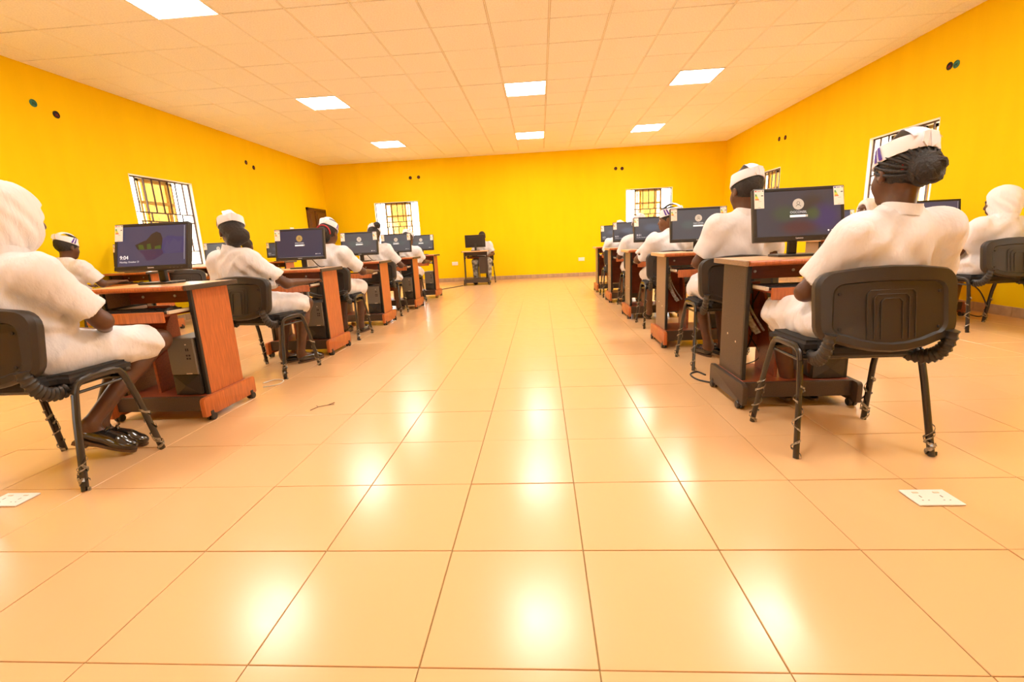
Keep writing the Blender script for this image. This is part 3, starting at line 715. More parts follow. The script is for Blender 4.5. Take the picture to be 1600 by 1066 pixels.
def nets(vol, lo, h):
    ins = vol < 0; n = np.array(vol.shape)-1
    sl = lambda d: tuple(slice(d[i], d[i]+n[i]) for i in range(3))
    cor = [(i, j, k) for i in (0, 1) for j in (0, 1) for k in (0, 1)]
    cnt = sum(ins[sl(c)].astype(np.int8) for c in cor); act = (cnt > 0) & (cnt < 8); ids = np.argwhere(act)
    num = -np.ones(n, int); num[act] = np.arange(len(ids)); vals = {c: vol[sl(c)][act] for c in cor}
    acc = np.zeros((len(ids), 3)); w = np.zeros(len(ids))
    for c in cor:
        for a in range(3):
            if c[a]: continue
            e = list(c); e[a] = 1; e = tuple(e); v0, v1 = vals[c], vals[e]; m = (v0 < 0) != (v1 < 0)
            t = v0[m]/(v0[m]-v1[m]); p = np.tile(np.array(c, float), (m.sum(), 1)); p[:, a] = t; acc[m] += p; w[m] += 1
    V = lo+h*(ids+acc/np.maximum(w, 1)[:, None]); F = []
    for a in range(3):
        b, c = (a+1) % 3, (a+2) % 3
        s0 = [slice(None)]*3; s1 = [slice(None)]*3; s0[a] = slice(0, -1); s1[a] = slice(1, None)
        A, B = ins[tuple(s0)], ins[tuple(s1)]
        for flip, mk in ((False, A & ~B), (True, ~A & B)):
            e = np.argwhere(mk); e = e[(e[:, b] > 0) & (e[:, c] > 0) & (e[:, b] < n[b]) & (e[:, c] < n[c])]
            if not len(e): continue
            q = []
            for db, dc in ((-1, -1), (0, -1), (0, 0), (-1, 0)):
                g = e.copy(); g[:, b] += db; g[:, c] += dc; q.append(num[g[:, 0], g[:, 1], g[:, 2]])
            q = np.stack(q, 1); F.append(q[:, ::-1] if flip else q)
    F = np.concatenate(F); return V, F[(F >= 0).all(1)]
def sdf_mesh(name, VF, k, relax=1):
    V, F = VF
    for _ in range(relax):        # one light smoothing pass
        acc = np.zeros_like(V); w = np.zeros(len(V))
        for i in range(4):
            a, b = F[:, i], F[:, (i+1) % 4]
            np.add.at(acc, a, V[b]); np.add.at(w, a, 1); np.add.at(acc, b, V[a]); np.add.at(w, b, 1)
        V = V*.5+.5*acc/np.maximum(w, 1)[:, None]
    me = bpy.data.meshes.new(name); me.vertices.add(len(V)); me.vertices.foreach_set('co', V.ravel())
    me.loops.add(len(F)*4); me.loops.foreach_set('vertex_index', F.ravel().astype(np.int32)); me.polygons.add(len(F))
    me.polygons.foreach_set('loop_start', np.arange(0, len(F)*4, 4, dtype=np.int32)); me.polygons.foreach_set('loop_total', np.full(len(F), 4, dtype=np.int32))
    me.update(calc_edges=True); me.validate(); me.materials.append(M[k]); me.polygons.foreach_set('use_smooth', [True]*len(me.polygons)); return me
def rotm(yaw, pitch, roll):
    return np.array(Matrix.Rotation(R(yaw), 3, 'Z') @ Matrix.Rotation(R(pitch), 3, 'X') @ Matrix.Rotation(R(roll), 3, 'Y'))

def head_prims(F, c, Q, ears=True):
    T = lambda *p: c+Q@np.array(p, float)
    F.ell(T(0, -.012, .030), (.075, .094, .088), .02, Q); F.ell(T(0, .032, -.030), (.060, .062, .084), .03, Q)
    F.ell(T(0, .058, -.086), (.030, .030, .024), .03, Q); F.ell(T(.034, .050, -.030), (.026, .036, .036), .02, Q); F.ell(T(-.034, .050, -.030), (.026, .036, .036), .02, Q)
    F.rc(T(0, .090, .002), T(0, .103, -.030), .008, .012, .012); F.ell(T(0, .098, -.036), (.019, .012, .010), .010, Q)
    F.ell(T(0, .080, .022), (.050, .020, .012), .015, Q)
    F.ell(T(.030, .098, .002), (.015, .012, .009), .012, Q, typ='s'); F.ell(T(-.030, .098, .002), (.015, .012, .009), .012, Q, typ='s')
    F.ell(T(0, .093, -.058), (.023, .012, .006), .006, Q); F.ell(T(0, .091, -.069), (.021, .012, .007), .006, Q)
    if ears:
        for sx in (-1, 1):
            F.ell(T(sx*.078, -.008, -.004), (.011, .020, .032), .008, Q); F.ell(T(sx*.088, -.002, -.002), (.007, .010, .018), .006, Q, typ='s')
def hand_prims(F, W, d, up, thumb):
    d = unit(d); s = unit(np.cross(d, up)); up = np.cross(s, d)
    Q = np.stack([s, d, up], 1)
    F.ell(W+d*.050, (.038, .056, .017), .018, Q)
    for off, L in ((-.032, .062), (-.0105, .076), (.0115, .070), (.033, .054)):
        b = W+d*(.092-abs(off)*.25)+s*off; m = b+d*L*.55+up*.006; t = m+d*L*.38-up*.020
        F.rc(b-d*.02, m, .0092, .0085, .006); F.rc(m, t, .0085, .0072, .004)
    b = W+d*.030+s*thumb*.026; m = b+d*.030+s*thumb*.026-up*.006; t = m+d*.030+s*thumb*.006-up*.010
    F.rc(b, m, .012, .0105, .012); F.rc(m, t, .0105, .0085, .005)
def foot_frame(A, fdir):
    f = unit(fdir); r = unit(np.cross(f, V3(0, 0, 1))); u = np.cross(r, f); return f, r, u
def shoe(par, A, fdir, style):
    f, r, u = foot_frame(A, fdir); Hh = A-u*.078-f*.030; L = .238; Q = np.stack([r, f, u], 1)
    F = Field(.0055); bot = [(-u, -(Hh@u)+.0)]
    F.rc(Hh+f*.035+u*.036, Hh+f*.15+u*.028, .036, .038, .02, bot); F.ell(Hh+f*.175+u*.020, (.044, .064, .030), .02, Q, bot)
    if style == 'flat': F.ell(Hh+f*.085+u*.085, (.030, .085, .050), .012, Q, typ='s')
    else: F.ell(Hh+f*.040+u*.100, (.030, .050, .045), .010, Q, typ='s')
    o = obj('shoe', sdf_mesh('shoe', F.build(), 'shoe'), par)
    pts = []
    for t in range(24):
        a = 2*math.pi*t/24; y = .117+.123*math.sin(a); wdt = (.036+.011*max(0, math.sin(a))-.004*max(0, -math.sin(a)))*(1 if abs(math.cos(a)) > .2 else .96); pts.append((wdt*math.cos(a), y))
    m = MB(); Vv = []; n = len(pts)
    for hz in (-.010, .004): Vv += [tuple(Hh+r*x+f*y+u*hz) for x, y in pts]
    Ff = [tuple(range(n))[::-1], tuple(n+i for i in range(n))]+[(i, (i+1) % n, n+(i+1) % n, n+i) for i in range(n)]
    m.add(Vv, Ff, 'sole')
    if style != 'flat':
        m2 = [tuple(Hh+r*x*.95+f*y+u*-.026) for x, y in ((-.034, -.004), (.034, -.004), (.036, .055), (-.036, .055))]+[tuple(Hh+r*x*.95+f*y+u*-.009) for x, y in ((-.034, -.004), (.034, -.004), (.036, .055), (-.036, .055))]
        m.add(m2, [(0, 3, 2, 1), (4, 5, 6, 7), (0, 1, 5, 4), (1, 2, 6, 5), (2, 3, 7, 6), (3, 0, 4, 7)], 'sole')
    m.obj('sole', o, False)
    if style == 'lace':
        for k in range(3):
            p = Hh+f*(.105+.022*k)+u*(.068-.008*k); MB().tube([p-r*.022-u*.012, p-r*.010+u*.002, p+r*.010+u*.002, p+r*.022-u*.012], .0028, 'shoe', 6).obj('lace', o, True)
        p = Hh+f*.10+u*.075
        MB().tube([p, p+r*.02+u*.015, p+r*.03, p+u*.002, p-r*.02+u*.014, p-r*.028, p], .0022, 'shoe', 6).obj('lace_bow', o, True)
def cap_mesh(par, c, Q, stripes=True):
    """open-topped white nurse cap: tilted band, strip over the crown, purple stripes at both temples"""
    T = lambda p: tuple(c+Q@np.array(p, float))
    def ringpt(th, v, off=0.0):
        ct, st = math.cos(th), math.sin(th); zb = .052-.027*ct-.008*abs(st); z = zb+v*(.066+.014*ct)
        fac = math.sqrt(max(.05, 1-((zb-.034)/.112)**2)); k = fac*(1-.07*v)
        return ((.0875*k+off)*st, -.014+(.1055*k+off)*ct, z)
    N = 44; rows = (0, .12, .5, .9, 1.0); V = []; F = []
    offs = ((.004, .0), (.006, .0), (.005, 0), (.006, 0), (.004, 0))
    for lay in (0, 1):
        for i, v in enumerate(rows):
            for j in range(N):
                th = 2*math.pi*j/N; V.append(T(ringpt(th, v, (offs[i][0] if lay == 0 else .0005)+.0015*math.sin(th*5)*(lay == 0))))
    nr = len(rows)
    for lay in (0, 1):
        for i in range(nr-1):
            for j in range(N):
                q = (lay*nr*N+i*N+j, lay*nr*N+i*N+(j+1) % N, lay*nr*N+(i+1)*N+(j+1) % N, lay*nr*N+(i+1)*N+j); F.append(q[::-1] if lay == 0 else q)
    for i in (0, nr-1):
        for j in range(N): F.append((i*N+j, i*N+(j+1) % N, nr*N+i*N+(j+1) % N, nr*N+i*N+j))
    m = MB(); m.add(V, F, 'capm')
    # strip across the crown, front to back, slightly skewed and puffed
    V = []; F = []; n = 12
    a = np.array(ringpt(0, .95)); b = np.array(ringpt(math.pi, .9))
    for lay in (0, 1):
        for i in range(n+1):
            u = i/n; p = a*(1-u)+b*u; p[2] += .050*math.sin(math.pi*u)**.8; wd = .052-.018*math.sin(math.pi*u)
            for q in (-1, -.5, 0, .5, 1): V.append(T((p[0]+q*wd+.012*math.sin(math.pi*2*u), p[1], p[2]-.012*abs(q)**2-.003*lay+.004*math.sin(q*4))))
    for lay in (0, 1):
        for i in range(n):
            for j in range(4):
                o_ = lay*(n+1)*5+i*5+j; q = (o_, o_+1, o_+6, o_+5); F.append(q if lay == 0 else q[::-1])
    m.add(V, F, 'capm')
    # tucked tails at the back
    for sx in (-1, 1):
        p = np.array(ringpt(math.pi, .5, .006)); V = [T(p+np.array(d)) for d in ((0, 0, .030), (sx*.024, -.006, .022), (sx*.028, -.012, -.012), (sx*.008, -.006, -.030), (0, .006, .028), (sx*.024, .0, .020), (sx*.027, -.004, -.014), (sx*.008, 0, -.028))]
        m.add(V, [(0, 1, 2, 3), (7, 6, 5, 4), (0, 4, 5, 1), (1, 5, 6, 2), (2, 6, 7, 3), (3, 7, 4, 0)], 'capm')
    cp = m.obj('nurse_cap', par, True)
    for sx in ((-1, 1) if stripes else ()):
        for k in (0, 1):
            V = []; F = []
            for i in range(6):
                v = .08+.84*i/5
                for w_ in (0, 1):
                    th = sx*R(76+14*k+8*w_-20*v); p = ringpt(th, v, .0078); V.append(T(p))
            for i in range(5): F.append((2*i, 2*i+1, 2*i+3, 2*i+2))
            mm = MB(); mm.add(V, F, 'purple'); mm.obj('stripe', cp)
    return cp
def person(loc, rz, label, cat='person', P=None, vox=.009):
    P = P or {}; g = P.get
    s = g('scale', 1.0)
    pel = V3(*g('pelvis', (0, -.03, .545))); nb = V3(*g('neck', (0, -.055, .955))); Hc = nb+V3(*g('head', (0, .035, .148)))
    Q = rotm(*g('face', (0, 0, 0))); sq = rotm(g('twist', 0), 0, g('shroll', 0))
    S = {sx: nb+sq@V3(sx*.158, .0, -.062) for sx in (-1, 1)}
    EL = {1: V3(*g('elR', (.235, .03, .68))), -1: V3(*g('elL', (-.235, .03, .68)))}
    WR = {1: V3(*g('wrR', (.13, .24, .665))), -1: V3(*g('wrL', (-.13, .24, .665)))}
    HD = {1: V3(*g('hdR', (-.1, 1, -.05))), -1: V3(*g('hdL', (.1, 1, -.05)))}
    HP = {1: pel+V3(.088, .02, -.005), -1: pel+V3(-.088, .02, -.005)}
    KN = {1: V3(*g('knR', (.105, .40, .500))), -1: V3(*g('knL', (-.105, .40, .500)))}
    AN = {1: V3(*g('anR', (.085, .36, .092))), -1: V3(*g('anL', (-.085, .36, .092)))}
    FD = {1: V3(*g('ftR', (.08, 1, 0))), -1: V3(*g('ftL', (-.08, 1, 0)))}
    skin = g('skin', 'skin'); hij = g('hijab', False); man = g('man', False)
    ax = unit(nb-pel); mid = pel*.55+nb*.45; chest = pel*.30+nb*.70+V3(0, .006, 0); Tq = np.stack([sq@V3(1, 0, 0), np.cross(ax, sq@V3(1, 0, 0)), ax], 1)
    F = Field(vox)
    head_prims(F, Hc, Q, not hij); hd = lambda *p: Hc+Q@np.array(p, float)
    F.rc(nb-ax*.03, hd(0, -.02, -.045), .052, .047, .03)
    F.ell(pel, (.155, .115, .10), .04); F.ell(mid, (.115, .085, .13), .05, Tq); F.ell(chest, (.135, .092, .12), .05, Tq); F.rc(S[1], S[-1], .048, .048, .04)
    for sx in (-1, 1):
        F.rc(S[sx], EL[sx], .046, .037, .03); F.rc(EL[sx], WR[sx], .037, .025, .02); hand_prims(F, WR[sx], HD[sx], V3(0, 0, 1), -sx)
        F.rc(HP[sx], KN[sx], .080, .056, .03); cf = KN[sx]*.68+AN[sx]*.32+V3(0, -.018, 0)
        F.rc(KN[sx], cf, .050, .048, .03); F.rc(cf, AN[sx], .048, .032, .03)
        f, r, u = foot_frame(AN[sx], FD[sx]); Hh = AN[sx]-u*.078-f*.030
        F.rc(AN[sx], Hh+f*.03+u*.034, .032, .028, .02); F.rc(AN[sx]-u*.02, Hh+f*.16+u*.024, .030, .020, .02)
    body = obj('person', sdf_mesh('person', F.build(), skin))
    body.location = (*loc, 0); body.rotation_euler = (0, 0, rz); body.scale = (s, s, s)
    tag(body, label, cat, g('group', 'people seated at the computers'))
    # --- uniform
    F = Field(max(vox, .008)); i_ = .016
    F.ell(pel, (.155+i_, .115+i_, .10+i_), .05); F.ell(mid, (.136+i_, .098+i_, .14), .07, Tq); F.ell(chest, (.146+i_, .100+i_, .13), .07, Tq); F.rc(S[1], S[-1], .062, .062, .07)
    cr = .083 if hij else .060
    cn = unit(hd(0, -.02, -.045)-nb); F.rc(nb-ax*.03, nb+cn*.08, cr+.012, cr, .03, [(cn, (nb+cn*(.016 if hij else .042))@cn)])
    for sx in (-1, 1):
        d_ = unit(EL[sx]-S[sx]); end = S[sx]+(EL[sx]-S[sx])*g('sleeve', .80)
        F.rc(nb+V3(sx*.03, 0, -.03), S[sx], .05, .058, .05); F.rc(S[sx], end+d_*.05, .066, .074, .06, [(d_, end@d_)])
        if not man:
            d2 = unit(KN[sx]-HP[sx]); e2 = HP[sx]+(KN[sx]-HP[sx])*g('hem', .93)
            F.rc(HP[sx], e2+d2*.06, .104, .086, .09, [(d2, e2@d2)])
    if not man: F.rc((HP[1]+HP[-1])/2, (KN[1]+KN[-1])/2-V3(0, .07, 0), .085, .070, .06)
    for sx in (-1, 1):
        d_ = unit(EL[sx]-S[sx]); end = S[sx]+(EL[sx]-S[sx])*g('sleeve', .80); F.rc(end-d_*.030, end+d_*.1, .052, .066, .006, typ='s')
        if not man:
            d2 = unit(KN[sx]-HP[sx]); e2 = HP[sx]+(KN[sx]-HP[sx])*g('hem', .93); F.rc(e2-d2*.02, e2+d2*.1, .066, .078, .006, typ='s')
    F.rc(nb+cn*.022, nb+cn*.10, cr-.012, cr-.008, .004, typ='s')
    sd = g('seed', 1.0)
    def fold(p):
        x, y, z = p.T
        near = np.exp(-((z-.62)/.10)**2)
        wx = x+.02*np.sin(19*z+7*y*sd); wz = z+.025*np.sin(13*x*sd+9*y)
        return 1.5*.0045*np.sin(48*wz+14*wx*sd+6*y)*near+1.6*.0042*np.sin(36*wx*np.sign(wx)+30*wz*sd+9*y)*np.clip(.5+.5*np.sin(17*z+11*x*sd+5*y), 0, 1)+.0022*np.sin(61*y+47*wx-37*wz*sd)
    F.disp = fold
    obj('uniform_shirt' if man else 'uniform_dress', sdf_mesh('uniform', F.build(), g('cloth', 'cloth')), body)
    # stand-up collar, open at the throat
    cu = unit(cn); ce = unit(Q@V3(1, 0, 0)-cu*((Q@V3(1, 0, 0))@cu)) if not hij else unit(sq@V3(1, 0, 0)); cf_ = np.cross(cu, ce); Vc = []; Fc = []; n = 30; cr2 = cr+.004
    for lay, dr_ in ((0, .0), (1, -.004)):
        for i, (hz, rr_) in enumerate(((-.004, 1.10), (.018, 1.04), (.044, 1.0))):
            for j in range(n+1):
                a = R(118+304*j/n); Vc.append(tuple(nb+cu*(hz+.006*math.cos(2*a)*(i == 2))+ce*((cr2*rr_+dr_)*math.cos(a))+cf_*((cr2*rr_*.98+dr_)*math.sin(a))-V3(0, .006, 0)))
    for lay in (0, 1):
        for i in range(2):
            for j in range(n):
                b0 = lay*3*(n+1)+i*(n+1)+j; q = (b0, b0+1, b0+n+2, b0+n+1); Fc.append(q if lay == 0 else q[::-1])
    for j in range(n): Fc.append((2*(n+1)+j, 2*(n+1)+j+1, 5*(n+1)+j+1, 5*(n+1)+j))
    mcol = MB(); mcol.add(Vc, Fc, g('cloth', 'cloth')); mcol.obj('collar', body, True)
    if man:
        F = Field(vox); F.ell(pel, (.168, .128, .11), .05)
        for sx in (-1, 1): F.rc(HP[sx], KN[sx], .095, .078, .05); F.rc(KN[sx], AN[sx]+V3(0, 0, .02), .076, .062, .03)
        obj('trousers', sdf_mesh('trousers', F.build(), 'camo'), body)
    # --- head wear and hair
    if hij:
        F = Field(max(.007, vox-.001))
        F.ell(hd(0, -.014, .020), (.096, .116, .118), .03, Q); F.ell(hd(0, .004, -.055), (.082, .098, .088), .05, Q)
        F.rc(hd(0, -.025, -.06), nb+V3(0, -.008, .0), .076, .073, .05)
        F.ell(hd(0, .122, -.020), (.060, .098, .090), .012, Q, typ='s')
        def fold2(p):
            q = (p-Hc)@Q; x, y, z = q.T; a = np.arctan2(x, -y)
            return .0040*np.sin(9*a+38*z+3*np.sin(14*z))*np.clip((.09-z)/.1, 0, 1)+.002*np.sin(60*z+5*a)
        F.disp = fold2; obj('hijab', sdf_mesh('hijab', F.build(), 'hijab'), body)
    else:
        F = Field(max(.006, vox-.002))
        n1, n2 = Q@V3(0, .80, -.6), Q@V3(0, .62, -1); lowr = .050 if g('hair', 'short') != 'short' else .026
        F.ell(hd(0, -.016, .034), (.0835, .102, .096), .02, Q, [(n1, Hc@n1+.046), (n2, Hc@n2+lowr)])
        hs = g('hair', 'short')
        if hs == 'bun': F.ell(hd(*g('bun', (0, -.125, .02))), (.048, .044, .048), .02, Q)
        if hs == 'big': F.ell(hd(*g('bun', (0, -.11, -.02))), (.066, .050, .060), .03, Q); F.ell(hd(0, -.07, -.06), (.055, .045, .05), .03, Q)
        if hs == 'top': F.ell(hd(*g('bun', (0, -.06, .125))), (.052, .050, .046), .02, Q)
        if hs == 'braids': F.ell(hd(.0, -.122, .0), (.050, .046, .052), .03, Q)
        F.disp = lambda p: .0022*np.sin(160*p[:, 0])*np.sin(150*p[:, 1])*np.sin(140*p[:, 2])
        hr = obj('hair', sdf_mesh('hair', F.build(), 'hair', 0), body)
        if hs == 'braids':
            m = MB(); bc = V3(0, -.104, .0)
            for k in range(15):      # braids drawn back over the skull into the knot
                a = R(-105+210*k/14); pts = []
                p0 = V3(.086*math.sin(a), .055-.03*abs(math.sin(a)), .034+.088*math.cos(a)); p0[2] = max(p0[2], -.012)
                for i in range(13):
                    u = i/12; p = p0*(1-u)+bc*u; q = (p-V3(0, -.016, .034))/V3(.0865, .105, .099); q = q/max(np.linalg.norm(q), .2); w_ = V3(0, -.016, .034)+q*V3(.0865, .105, .099)
                    p = w_*(1-max(0, u-.75)*4*.6)+p*(max(0, u-.75)*4*.6); pts.append(tuple(Hc+Q@p))
                m.tube(pts, [.0055+.0016*(i % 2) for i in range(13)], 'hair', 6)
            for k in range(4):       # coiled knot
                pts = []
                for i in range(25):
                    a = 2*math.pi*i/24; rr = (.024, .038, .043, .040)[k]+.004*math.sin(3*a+k); pts.append(tuple(Hc+Q@(bc+V3(rr*math.cos(a+k)+.002, -.046+.017*k-.006*math.sin(2*a), rr*1.08*math.sin(a+k)))))
                m.tube(pts, [.0125+.002*(i % 2) for i in range(25)], 'hair', 7)
            m.obj('braids', hr, True)
            MB().tube([tuple(Hc+Q@V3(-.058, -.085, .012+t)) for t in (-.010, 0, .010)], .004, 'red', 6).obj('hair_tie', hr, True)
        if hs == 'big' and g('band', False):
            pts = []
            for i in range(25):
                a = math.pi*(i/24*1.1-.05); pts.append(tuple(Hc+Q@V3(.078*math.cos(a), -.105-.02*math.sin(a), -.02+.075*math.sin(a))))
            MB().tube(pts, [.006+.0025*(i % 2) for i in range(25)], 'red', 7).obj('hair_band', hr, True)
        if g('cap', True): cap_mesh(body, Hc, Q, g('stripes', True))
    # --- eyes
    for sx in (-1, 1):
        e = MB().lathe([(.001, .011), (.007, .0085), (.011, .003), (.011, -.003)], (0, 0, 0), 'eye', 12, 1).obj('eye', body, True)
        e.matrix_local = Matrix.Translation(hd(sx*.030, .078, .002)) @ Matrix(Q.tolist()).to_4x4()
        pu = MB().lathe([(.0045, .0105), (.0025, .0118), (.0005, .0122)], (0, 0, 0), 'pupil', 10, 1).obj('pupil', e, True)
    if g('shoes', 'flat') is not None:
        for sx in (-1, 1): shoe(body, AN[sx], FD[sx], g('shoes', 'flat'))
    if g('earring'):
        for sx in (-1, 1): MB().lathe([(.003, -.006), (.005, 0), (.003, .006)], tuple(hd(sx*.082, -.006, -.042)), 'gold', 8).obj('earring', body, True)
    if g('watch'):
        sx = g('watch'); d_ = unit(WR[sx]-EL[sx]); p = WR[sx]-d_*.015; MB().tube([tuple(p-d_*.012), tuple(p+d_*.012)], .031, 'rail', 14).obj('wrist_watch', body, True)
    return body
# ------------------------------------------------------------------ rows of workstations
# desk positions: (name, x centre, front y of the foot bars)
LD = [1.51, 3.06, 4.58, 5.99, 7.38]; RD = [1.50, 2.93, 4.41, 5.83, 7.25]
ORD = ['nearest', 'second', 'third', 'fourth', 'farthest']
dl = make_desk('taupe', 'orange', 'orange', 'orange')
dr = make_desk('taupe', 'orange', 'orange', 'orange', lside='top')
dn = make_desk('darklam', 'darklam', 'darklam', 'darklam', lside='taupe')
dt = make_desk('darklam', 'darklam', 'darklam', 'darklam', inner='darklam')
chair0 = make_chair(); kb0 = make_keyboard(); ms0 = make_mouse(); tw0 = make_tower(); bd0 = make_bundle()
def put(proto, loc, rz, label, cat, group):
    c = copy_tree(proto); c.location = loc; c.rotation_euler = (0, 0, rz); tag(c, label, cat, group); return c
def station(proto, x, yf, where, mon, mon_dx, mon_dy, chair, tower=True, bundle=False, rz=0, kbx=0.0, monyaw=0, mouse=True, kb=True):
    """a desk and everything standing on it; where = phrase that singles the place out"""
    yc = yf+.235; Q = Matrix.Rotation(rz, 4, 'Z')
    def W(a, b, c): v = Q @ Vector((a, b, 0)); return (x+v.x, yc+v.y, c)
    put(proto, (x, yc, 0), rz, 'wooden computer desk on castors, ' + where, 'desk', 'computer desks')
    mon.location = W(mon_dx, mon_dy, .7765); mon.rotation_euler = (0, 0, rz+monyaw)
    if kb: put(kb0, W(-.02+kbx, -.165, .630), rz, 'black keyboard on the tray of the desk, ' + where, 'keyboard', 'keyboards')
    if mouse: put(ms0, W(.185, -.19, .630), rz+.2, 'black mouse on the tray of the desk, ' + where, 'mouse', 'computer mice')
    if tower: put(tw0, W(.163, -.005, .144), rz, 'black computer tower on the lower shelf, ' + where, 'computer tower', 'computer towers')
    if bundle: put(bd0, W(-.215 if bundle < 0 else -.02, .045, .66), rz, 'pale wrapped cables hanging under the desk, ' + where, 'cables', 'hanging cable bundles')
    if chair:
        put(chair0, (chair[0], chair[1], 0), R(chair[2]), 'black stacking chair facing the desk, ' + where, 'chair', 'black visitor chairs')
def mon(kind, labels, label, **k):
    m = make_monitor(kind, labels, **k); tag(m, label, 'monitor', 'computer monitors'); return m
wl = ['%s in the left aisle row' % s for s in ORD]; wr_ = ['%s in the right aisle row' % s for s in ORD]
LXc, RXc = -1.905, 1.615
station(dl, LXc, LD[0], wl[0], mon('scr_lock', 'L', 'monitor showing 9:04 and a cave picture, nearest in the left aisle row', tilt=15), -.085, .09, (-1.868, .99, 0))
station(dl, LXc+.01, LD[1], wl[1], mon('scr_navy', 'L', 'monitor with a gold avatar on a navy login screen, second in the left aisle row', tilt=9), .01, .06, (-1.85, 2.62, -11), bundle=1)
station(dl, LXc, LD[2], wl[2], mon('scr_grey', 'LR', 'monitor with a grey login screen and two labels, third in the left aisle row', tilt=7), -.01, .04, (-1.873, 3.955, 0))
station(dl, LXc+.015, LD[3], wl[3], mon('scr_grey', 'LR', 'monitor with a grey login screen, fourth in the left aisle row', tilt=7), -.0, .03, (-1.905, 5.53, 3), bundle=1)
station(dl, LXc+.02, LD[4], wl[4], mon('scr_grey', 'R', 'monitor with one label on its right, farthest in the left aisle row', tilt=7), .02, .05, (-1.94, 6.75, 0))
station(dn, RXc, RD[0], wr_[0], mon('scr_login', 'LR', 'monitor showing the OGCONSIL login, nearest in the right aisle row', tilt=11), .055, .06, (1.58, 1.18, 0), bundle=-1)
station(dr, RXc-.03, RD[1], wr_[1], mon('scr_grey', 'LR', 'monitor with a grey login screen and two labels, second in the right aisle row', tilt=8), .04, .07, (1.583, 2.49, 0), bundle=-1)
station(dr, RXc-.04, RD[2], wr_[2], mon('scr_dark', 'L', 'monitor showing 8:51 on a dark lock screen, third in the right aisle row', clock='8:51', tilt=8), .035, .06, (1.585, 4.03, 0))
station(dr, RXc-.045, RD[3], wr_[3], mon('scr_dark', 'L', 'monitor with a dark lock screen, fourth in the right aisle row', clock='8:51', tilt=8), .02, .06, (1.62, 5.48, 0))
station(dr, RXc-.06, RD[4], wr_[4], mon('scr_dark', 'L', 'monitor with a dark lock screen, farthest in the right aisle row', clock='8:51', tilt=8), .04, .04, (1.53, 6.70, 0))
# desks along the side walls
XC = -4.805
wa = ['nearest in the row by the left wall', 'second in the row by the left wall', 'third in the row by the left wall']
station(dl, XC, 4.55, wa[0], mon('scr_grey', 'L', 'monitor mostly hidden behind the one showing 9:04, nearest by the left wall'), -.03, .0, (XC+.03, 3.86, 0))
station(dl, XC, 6.05, wa[1], mon('scr_grey', 'L', 'pale grey monitor beneath the left wall window, second by the left wall', tilt=6), .10, -.06, (-4.60, 5.30, 33))
station(dl, XC+.03, 7.62, wa[2], mon('scr_dark', 'L', 'monitor with a dark screen, third by the left wall', clock='8:51', tilt=7), .12, -.03, (XC+.06, 6.93, 0))
XD = 4.15; wb = ['nearest in the row by the right wall', 'second in the row by the right wall']
station(dr, XD, 3.88, wb[0], mon('scr_lock', '', 'monitor with a purple cave picture, nearest in the row by the right wall', clock='8:53', tilt=8), .06, .03, (4.10, 3.40, 3))
station(dr, XD, 5.36, wb[1], mon('scr_lock', 'R', 'monitor with one label on its right, second in the row by the right wall', clock='8:53', tilt=8), .0, .03, (4.15, 4.80, 0))
# supervisor's desk facing the room in front of the back wall
station(dt, -1.19, 9.66, 'dark one before the back wall', mon('scr_dark', '', 'monitor seen from behind before the back wall', clock='8:51', tilt=6), -.01, .02, (-1.08, 10.44, 186), tower=False, rz=R(186))
for p in (dl, dr, dn, dt, chair0, kb0, ms0, tw0, bd0): kill_tree(p)

# ------------------------------------------------------------------ the people
NB = 'woman in white uniform '
person((-1.90, .99), 0, 'person in white uniform and white hijab on the nearest chair of the left aisle row', P=dict(
    hijab=True, neck=(.02, -.055, .950), head=(.025, .050, .172), face=(-16, -6, 0), skin='skin', twist=-6,
    elR=(.258, .075, .665), wrR=(.10, .235, .600), hdR=(-1, .25, -.1), elL=(-.24, .06, .66), wrL=(-.10, .25, .60), hdL=(1, .3, -.1),
    knR=(.135, .485, .495), anR=(.055, .095, .175), ftR=(1, .42, -.52), knL=(-.03, .48, .49), anL=(.02, .17, .145), ftL=(1, .5, -.38), shoes='lace', hem=.90, seed=1.2), vox=.0065)
person((1.58, 1.18), 0, 'person with braided bun and striped cap on the nearest chair of the right aisle row', P=dict(
    hair='braids', pelvis=(.02, -.04, .545), neck=(.085, -.120, .945), head=(.015, .035, .155), face=(0, -3, 3), twist=4, shroll=-3,
    elL=(-.185, -.03, .66), wrL=(.0, .15, .615), hdL=(1, .4, 0), elR=(.285, -.05, .66), wrR=(.16, .18, .65), knL=(-.075, .43, .50), anL=(.03, .45, .105), ftL=(.35, 1, -.18), knR=(.13, .43, .50), anR=(.16, .44, .105), ftR=(.15, 1, -.1), seed=.8), vox=.0065)
person((-1.88, 2.61), R(-11), 'person with striped cap and low bun on the second chair of the left aisle row', P=dict(
    hair='big', bun=(.035, -.095, -.03), pelvis=(-.05, -.03, .545), neck=(-.135, -.06, .945), head=(0, .035, .148), face=(52, -2, 0), twist=-8, earring=True,
    elR=(.20, .07, .69), wrR=(.215, .285, .690), hdR=(.12, 1, -.02), elL=(-.37, .0, .66), wrL=(-.22, .22, .66), knR=(.10, .38, .50), anR=(.07, .27, .088), ftR=(.35, 1, 0), anL=(-.08, .24, .088), ftL=(.3, 1, 0), seed=1.5), vox=.007)
person((1.575, 2.46), 0, 'person with plain white cap on the second chair of the right aisle row', P=dict(
    scale=1.05, hair='short', stripes=False, neck=(.07, -.085, .965), head=(.005, .03, .150), face=(12, -4, 2), elL=(-.19, -.03, .69), wrL=(-.10, .20, .66), elR=(.28, -.02, .68), wrR=(.16, .2, .65),
    knL=(-.06, .36, .49), anL=(-.02, .20, .085), ftL=(-.2, 1, -.05), anR=(.09, .22, .085), ftR=(-.1, 1, -.05), seed=1.1), vox=.008)
